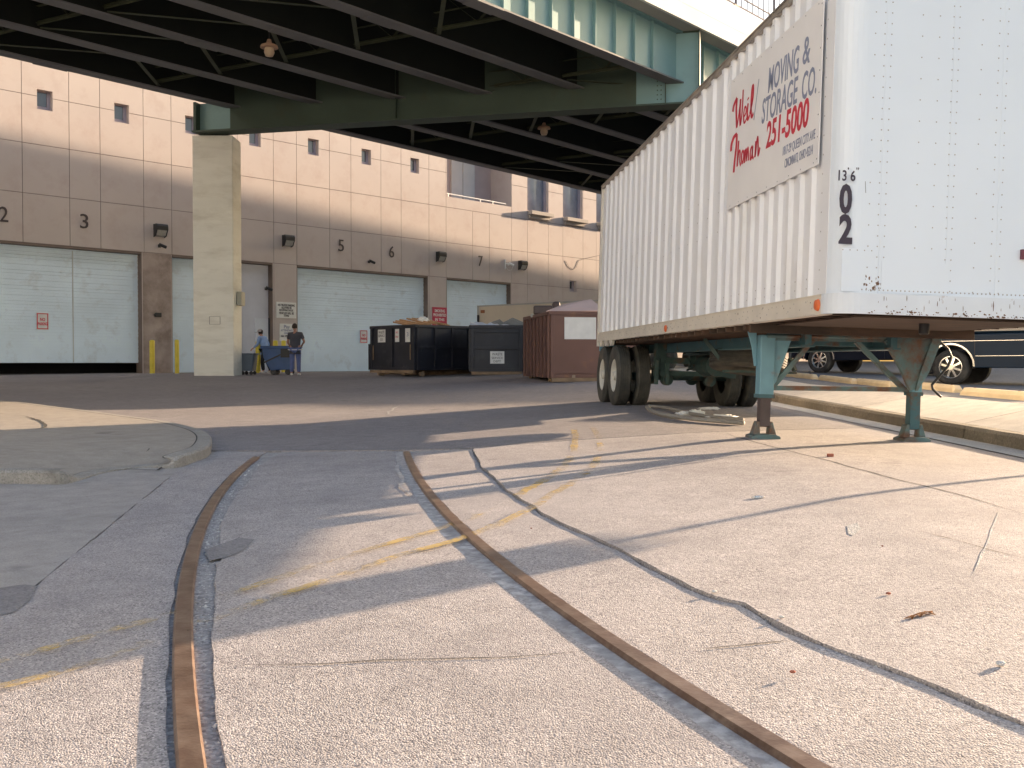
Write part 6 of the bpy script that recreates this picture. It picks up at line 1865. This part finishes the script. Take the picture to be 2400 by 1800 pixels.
# ---------------------------------------------------------------- pickup trucks
def pickup(loc, rot, paint, label, R_=0.37):
    o = thing('pickup_truck', loc, label, 'pickup truck', 'parked pickup trucks', rot=(0, 0, rot))
    WB = 3.1; hw = 0.90
    def arch(xc, r=0.44, n=12): return [(xc + r * math.cos(math.pi * k / n), R_ + 0.02 + r * math.sin(math.pi * k / n)) for k in range(n + 1)]
    # side outline, front is +x ; front wheel at x=0
    xf, xr = 0.88, -WB - 1.15
    lo = 0.36
    bot = [(xf - 0.04, 0.45)] + arch(0.0) + [(-0.46, lo), (-WB + 0.46, lo)] + [(x, z) for x, z in arch(-WB)] + [(xr + 0.05, 0.48)]
    top = [(xr, 0.62), (xr, 1.08), (-1.95, 1.08), (-1.93, 1.08), (-0.35, 1.06), (0.35, 1.03), (xf - 0.06, 0.96), (xf, 0.80), (xf, 0.55)]
    h = MB()
    # front wheel arch points run from +x to -x
    poly = bot + top
    h.extr(poly, -hw, hw, lambda a_, b_, n_: (a_, n_, b_))
    body = h.build('body', paint, o, bevel=0.02)
    h = MB()
    cab = [(-2.0, 1.08), (-1.9, 1.58), (-1.75, 1.66), (-0.75, 1.66), (-0.55, 1.58), (-0.10, 1.07)]
    h.extr(cab, -0.78, 0.78, lambda a_, b_, n_: (a_, n_, b_)); h.build('cab', paint, o, bevel=0.05)
    for s_ in (-1, 1):
        h = MB(); h.extr([(-1.85, 1.12), (-1.78, 1.55), (-0.78, 1.58), (-0.62, 1.52), (-0.25, 1.12)], s_ * 0.781, s_ * 0.79, lambda a_, b_, n_: (a_, n_, b_)); h.build('side_window', M['carglass'], o)
    h = MB(); h.add([(-0.53, -0.7, 1.57), (-0.53, 0.7, 1.57), (-0.09, 0.72, 1.1), (-0.09, -0.72, 1.1)], [(0, 1, 2, 3)]); h.v = [(x + 0.012, y, z + 0.008) for x, y, z in h.v]; h.build('windscreen', M['carglass'], o)
    h = MB()
    for s_ in (-1, 1):
        y0, y1 = s_ * (hw + 0.001), s_ * (hw + 0.016)
        h.extr([(-0.50, 0.60), (-0.50, 0.612), (-WB + 0.5, 0.622), (-WB + 0.5, 0.61)], y0, y1, lambda a_, b_, n_: (a_, n_, b_))
        h.extr([(-WB - 0.5, 0.62), (-WB - 0.5, 0.634), (xr + 0.02, 0.634), (xr + 0.02, 0.62)], y0, y1, lambda a_, b_, n_: (a_, n_, b_))
        h.extr([(xr + .1, 0.935), (xr + .1, 0.943), (xf - 0.2, 0.918), (xf - 0.2, 0.91)], y0, y1, lambda a_, b_, n_: (a_, n_, b_))
        for xc in (0.0, -WB):
            A1 = arch(xc, 0.455); A2 = arch(xc, 0.49)
            for k in range(12):
                h.extr([A1[k], A2[k], A2[k + 1], A1[k + 1]], y0, y1, lambda a_, b_, n_: (a_, n_, b_))
    h.build('trim', M['chrome'], o)
    h = MB()
    for s_ in (-1, 1):
        for x in (-0.48, -1.95): h.b2((x - 0.006, s_ * (hw + 0.001) - (0 if s_ > 0 else 0.003), 0.40), (x + 0.006, s_ * (hw + 0.001) + (0.003 if s_ > 0 else 0), 1.05))
    h.build('door_seam', M['black'], o)
    for x0, x1, nm in ((xf + 0.002, xf + 0.10, 'front_bumper'), (xr - 0.12, xr - 0.002, 'rear_bumper')):
        h = MB(); h.b2((x0, -hw, 0.42), (x1, hw, 0.60)); h.build(nm, M['chrome'] if nm[0] == 'r' else mat('bumper_dark', (0.07, 0.08, 0.09), 0.5), o, bevel=0.03)
    for s_ in (-1, 1):
        h = MB(); h.b2((xf - 0.001, s_ * 0.75 - 0.12, 0.68), (xf + 0.012, s_ * 0.75 + 0.12, 0.84)); h.build('headlight', M['lens'], o)
        h = MB(); h.b2((xr - 0.012, s_ * 0.82 - 0.07, 0.7), (xr + 0.001, s_ * 0.82 + 0.07, 1.0)); h.build('tail_light', M['red_ink'], o)
    h = MB(); h.b2((xr + 0.3, -0.6, 0.36), (0.6, 0.6, 0.46)); h.b2((-0.15, -0.80, 0.33), (0.15, 0.80, 0.41)); h.b2((-WB - 0.1, -0.80, 0.3), (-WB + 0.1, 0.80, 0.42)); h.build('chassis', M['black'], o)
    for xc in (0.0, -WB):
        for s_ in (-1, 1):
            y = s_ * (hw - 0.02)
            h = MB(); h.lathe([(0.22, y - s_ * 0.01), (0.235, y), (0.30, y + s_ * 0.012), (R_ - 0.03, y), (R_, y - s_ * 0.03), (R_, y - s_ * 0.21), (R_ - 0.03, y - s_ * 0.235), (0.22, y - s_ * 0.24)], (xc, 0, R_), 'y', 36)
            t = h.build('tyre', M['tread'], o)
            h = MB(); h.lathe([(0.235, y - s_ * 0.002), (0.222, y - s_ * 0.0), (0.205, y - s_ * 0.03), (0.20, y - s_ * 0.05)], (xc, 0, R_), 'y', 36)
            h.lathe([(0.001, y - s_ * 0.02), (0.05, y - s_ * 0.02), (0.06, y - s_ * 0.05)], (xc, 0, R_), 'y', 16)
            for k in range(8):
                t_ = 2 * math.pi * k / 8 + 0.3
                p0 = Vector((xc + 0.045 * math.cos(t_), y - s_ * 0.035, R_ + 0.045 * math.sin(t_))); p1 = Vector((xc + 0.21 * math.cos(t_), y - s_ * 0.045, R_ + 0.21 * math.sin(t_)))
                h.bar(p0, p1, 0.045, 0.02, up=(0, 1, 0))
            h.build('rim', M['chrome'], t)
            h = MB(); h.lathe([(0.001, y - s_ * 0.10), (0.21, y - s_ * 0.10)], (xc, 0, R_), 'y', 20); h.build('brake_disc', M['black'], t)
    return o
wp = D(2230, 899, 21.0); tz = lot_z(wp.y)
fwd = R(138)
def place_truck(wx, wy, rot, paint, label):
    # front wheel, near side (+y side in local faces the camera when heading away-left)
    f = Vector((math.cos(rot), math.sin(rot))); lf = Vector((-f.y, f.x))
    sgn_ = 1 if (lf.dot(Vector((-wx, -wy))) > 0) else -1
    c = Vector((wx, wy)) - lf * sgn_ * 0.80
    return pickup((c.x, c.y, lot_z(wy) - 0.012), rot, paint, label)
place_truck(wp.x, wp.y, R(140), M['truck_teal'], 'dark teal pickup truck with chrome trim parked right of the landing legs')
wp2 = D(1923, 873, 28.0)
place_truck(wp2.x, wp2.y, R(132), M['truck_blue'], 'near-black navy pickup truck parked farther away, seen between the landing legs')

# wheel stops
for (a, c, lab) in (((2261, 925), (2420, 939), 'tan concrete wheel stop farthest right, nearest the camera'), ((2150, 909), (2246, 920), 'tan concrete wheel stop behind the right landing leg and crank'),
                    ((2012, 899), (2100, 909), 'tan concrete wheel stop partly behind the right leg bracket, cracked on top'), ((1924, 890), (2005, 900), 'tan concrete wheel stop in the middle between the landing legs'), ((1841, 881), (1912, 889), 'tan concrete wheel stop just right of the left landing leg')):
    A = G(*a, fn=surface); B = G(*c, fn=surface)
    A.z = surface(A.x, A.y) - 0.012; B.z = surface(B.x, B.y) - 0.012
    d_ = (B - A); L_ = min(d_.length, 2.6); d_.normalize(); nrm = Vector((-d_.y, d_.x, 0)).normalized(); upv = nrm.cross(d_) * -1
    if upv.z < 0: upv = -upv
    c0 = A; o = thing('wheel_stop', (A + B) / 2, lab, 'wheel stop', 'concrete wheel stops in the parking lot')
    h = MB(); prof = [(-0.09, 0), (0.09, 0), (0.085, 0.07), (0.05, 0.125), (-0.05, 0.125), (-0.085, 0.07)]
    vs = []
    for t, k in ((0, 0.55), (0.10, 1), (L_ - 0.10, 1), (L_, 0.55)):
        for a_, b_ in prof: vs.append(A + d_ * t + nrm * (a_ * (0.7 + .3 * k)) + upv * (b_ * k))
    n_ = len(prof)
    h.add(vs, [tuple(range(n_)), tuple(range(4 * n_ - 1, 3 * n_ - 1, -1))] + [(r * n_ + i, r * n_ + (i + 1) % n_, (r + 1) * n_ + (i + 1) % n_, (r + 1) * n_ + i) for r in range(3) for i in range(n_)])
    h.build('block', M['stop'], o, off=o.location, bevel=0.008)
    h = MB()
    for t in (0.35, L_ - 0.35): q = A + d_ * t + upv * 0.125; h.tube([q - Vector((0, 0, .01)), q + upv * 0.006], 0.02, 8)
    h.build('pin', M['rust'], o, off=o.location)
# a low kerb strip beyond the trucks and a driveway light patch
# ---------------------------------------------------------------- litter and small things
def crumple(px, py, r, m, label, cat, name='litter', sq=(1.6, 1, .5), off=0.03, amp=.6, f=3.5, grp=None):
    p = G(px, py); p.z = surface(p.x, p.y) + off
    o = blob(name, p, r, m, label, cat, sq=sq, amp=amp, f=f)
    if grp: o['group'] = grp
    return o
crumple(1604, 975, 0.07, M['white_paint'], 'crumpled white paper on the hose, leftmost of the scraps under the trailer', 'litter', grp='paper scraps')
crumple(1630, 972, 0.08, M['white_paint'], 'crumpled white paper just right of the leftmost scrap', 'litter', grp='paper scraps')
crumple(1662, 962, 0.07, M['white_paint'], 'flat pale paper scrap farthest back under the trailer', 'litter', sq=(2.2, .8, .35), grp='paper scraps')
crumple(1692, 984, 0.08, M['white_paint'], 'larger crumpled white scrap lying along the hose near the left leg', 'litter', sq=(2.4, 1, .5), grp='paper scraps')
crumple(1776, 1172, 0.018, M['chrome'], 'small crushed silver can end on the sunlit concrete right of the legs\' shadows', 'litter', sq=(2, .8, .5), off=0.016)
p = G(1946, 1073); h = MB(); h.box((p.x, p.y, surface(p.x, p.y) + 0.023), (0.055, 0.03, 0.028), Matrix.Rotation(0.3, 3, 'Z')); put(h.build('brick_fragment', M['terracotta'], bevel=0.004), 'small red brick fragment beside the slab crack', 'brick fragment')
# seed twig
h = MB(); p = G(2130, 1458); q = G(2185, 1444)
for k in range(9):
    t = k / 8; c = p.lerp(q, t); c.z = ground(c.x, c.y) + 0.013
    d_ = Vector((math.cos(k * 1.3), math.sin(k * 2.1), 0.2)) * 0.018
    h.add([c - d_ * 1.2, c + Vector((d_.y, -d_.x, 0.006)) * .5, c + d_ * 1.2, c - Vector((d_.y, -d_.x, -0.006)) * .5], [(0, 1, 2, 3)])
pz_ = ground(p.x, p.y) + 0.016; h.tube([(p.x, p.y, pz_), ((p.x + q.x) / 2, (p.y + q.y) / 2, pz_ + 0.008), (q.x, q.y, pz_ + .006)], 0.0025, 5)
put(h.build('dry_twig', M['leaf'], fixn=False), 'orange brown dry seed twig on the bright concrete at right', 'twig')
for i, (px, py, r, lab) in enumerate(((2082, 1402, .012, 'thumb-sized pebble throwing a long shadow, middle right'), (1858, 1588, .011, 'dark pebble below the joint groove near the bottom right'), (2345, 1572, .018, 'flat pale stone near the right edge'), (1245, 1240, .006, 'tiny dark pebble between the right rail and the joint'),
                                      (2068, 1286, .006, 'tiny reddish pebble on the far right slab'), (1674, 1398, .014, 'white stone lodged in the joint groove'), (1832, 1458, .012, 'pair-like white stone farther down the joint groove'), (780, 1043, .008, 'small white chip left of the right rail top'))):
    p = G(px, py); p.z = ground(p.x, p.y) + (0.011 if px > 1500 else 0.002) + r * .4
    o = blob('pebble', p, r * 0.6, M['stone'] if i in (2, 5, 6, 7) else M['terracotta'], lab, 'pebble', sq=(1.3, 1, .7), amp=.3)
# hoses curving on the ground by the leg
def ground_strip(pts, r, m, label, name, cat):
    P_ = [G(x, y, fn=surface) for x, y in pts]; Q = []
    n_ = len(P_)
    for i in range(n_ - 1):
        p0, p1, p2, p3 = P_[max(i - 1, 0)], P_[i], P_[i + 1], P_[min(i + 2, n_ - 1)]
        for k in range(6):
            t = k / 6; q = 0.5 * ((2 * p1) + (-p0 + p2) * t + (2 * p0 - 5 * p1 + 4 * p2 - p3) * t * t + (-p0 + 3 * p1 - 3 * p2 + p3) * t ** 3)
            q.z = surface(q.x, q.y) + 0.018 + r; Q.append(q)
    h = MB(); h.tube(Q, r, 8); o = h.build(name, m, smooth=True); return put(o, label, cat)
hm = mat('hose_grey', (0.30, 0.28, 0.25), 0.8, var=0.15)
ground_strip([(1516, 961), (1532, 973), (1560, 981), (1600, 987), (1640, 992), (1690, 996), (1750, 1001)], 0.03, hm, 'thick grey hose curving on the ground, the nearer one ending at the left leg', 'hose', 'hose')
ground_strip([(1520, 957), (1560, 962), (1600, 972), (1640, 980), (1680, 985), (1750, 992)], 0.024, hm, 'thinner grey hose behind the other, running under the paper scraps', 'hose', 'hose')

# ---------------------------------------------------------------- unseen blocks added beyond the frame for their shade and bounced light
# tan ones are shadow casters for yard and wall, pale ones reflect sunlight
def block(name, org, ang, Ln, Dp, Hh, label, m):
    o = thing(name, (org[0], org[1], 0.2), label, 'building', rot=(0, 0, ang))
    h = MB(); h.b2((0, 0, 0.0), (Ln, Dp, Hh - 0.5)); h.build('wall', m, o)
    h = MB(); h.b2((-0.2, -0.2, Hh - 0.498), (Ln + 0.2, Dp + 0.2, Hh - 0.2)); h.build('roof', M['deck'], o)
    fl = max(1, int(Hh / 4.2))
    for k in range(int(Ln / 6)):
        for f in range(fl):
            h = MB(); h.b2((1.5 + k * 6, -0.05, 1.0 + f * 4.2), (4.8 + k * 6, -0.002, 3.2 + f * 4.2)); w_ = h.build('window', M['glass'], o)
            h = MB(); h.b2((1.4 + k * 6, -0.12, 0.85 + f * 4.2), (4.9 + k * 6, -0.002, 0.998 + f * 4.2)); h.build('sill', M['deck'], w_)
block('shade_block', (22.7, 58.6), math.atan2(-0.375, 0.927), 42, 12, WH_H + CAMZ, 'low tan block added out of view to shade the far yard', M['shade_block'])
block('tall_shade_block', OFF_XY, R(90 - 47.0), 75, 16, OFF_H, 'tall tan block added out of view to shade the dock wall', M['shade_block'])
block('bounce_block', (60, -62), R(180), 130, 14, 20.0, 'tall pale block added behind the camera to bounce sunlight forward', M['pale_block'])
block('bounce_block', (-44, -60), R(90), 74, 14, 36.0, 'long pale block added unseen at left to bounce sunlight onto the trailer', M['cream_block'])
# a parking sign on a post, out of frame at right; its shadow crosses the slabs
def post_sign():
    x, y = SIGN_XY; z = surface(x, y)
    o = thing('parking_sign', (x, y, z), 'large sign on a thin steel post beside the parking lot', 'sign')
    h = MB(); h.tube([(0, 0, 0), (0, 0, 2.45)], 0.035, 8); h.build('post', M['grey_steel'], o)
    d_ = Vector((SUN.y, -SUN.x, 0)).normalized()
    h = MB(); h.frame_box(Vector((0, 0, 1.62)), d_, Z3, Vector((SUN.x, SUN.y, 0)).normalized(), -0.27, 0.27, 0, 0.85, -0.05, -0.036); h.build('panel', M['white_paint'], o)
post_sign()
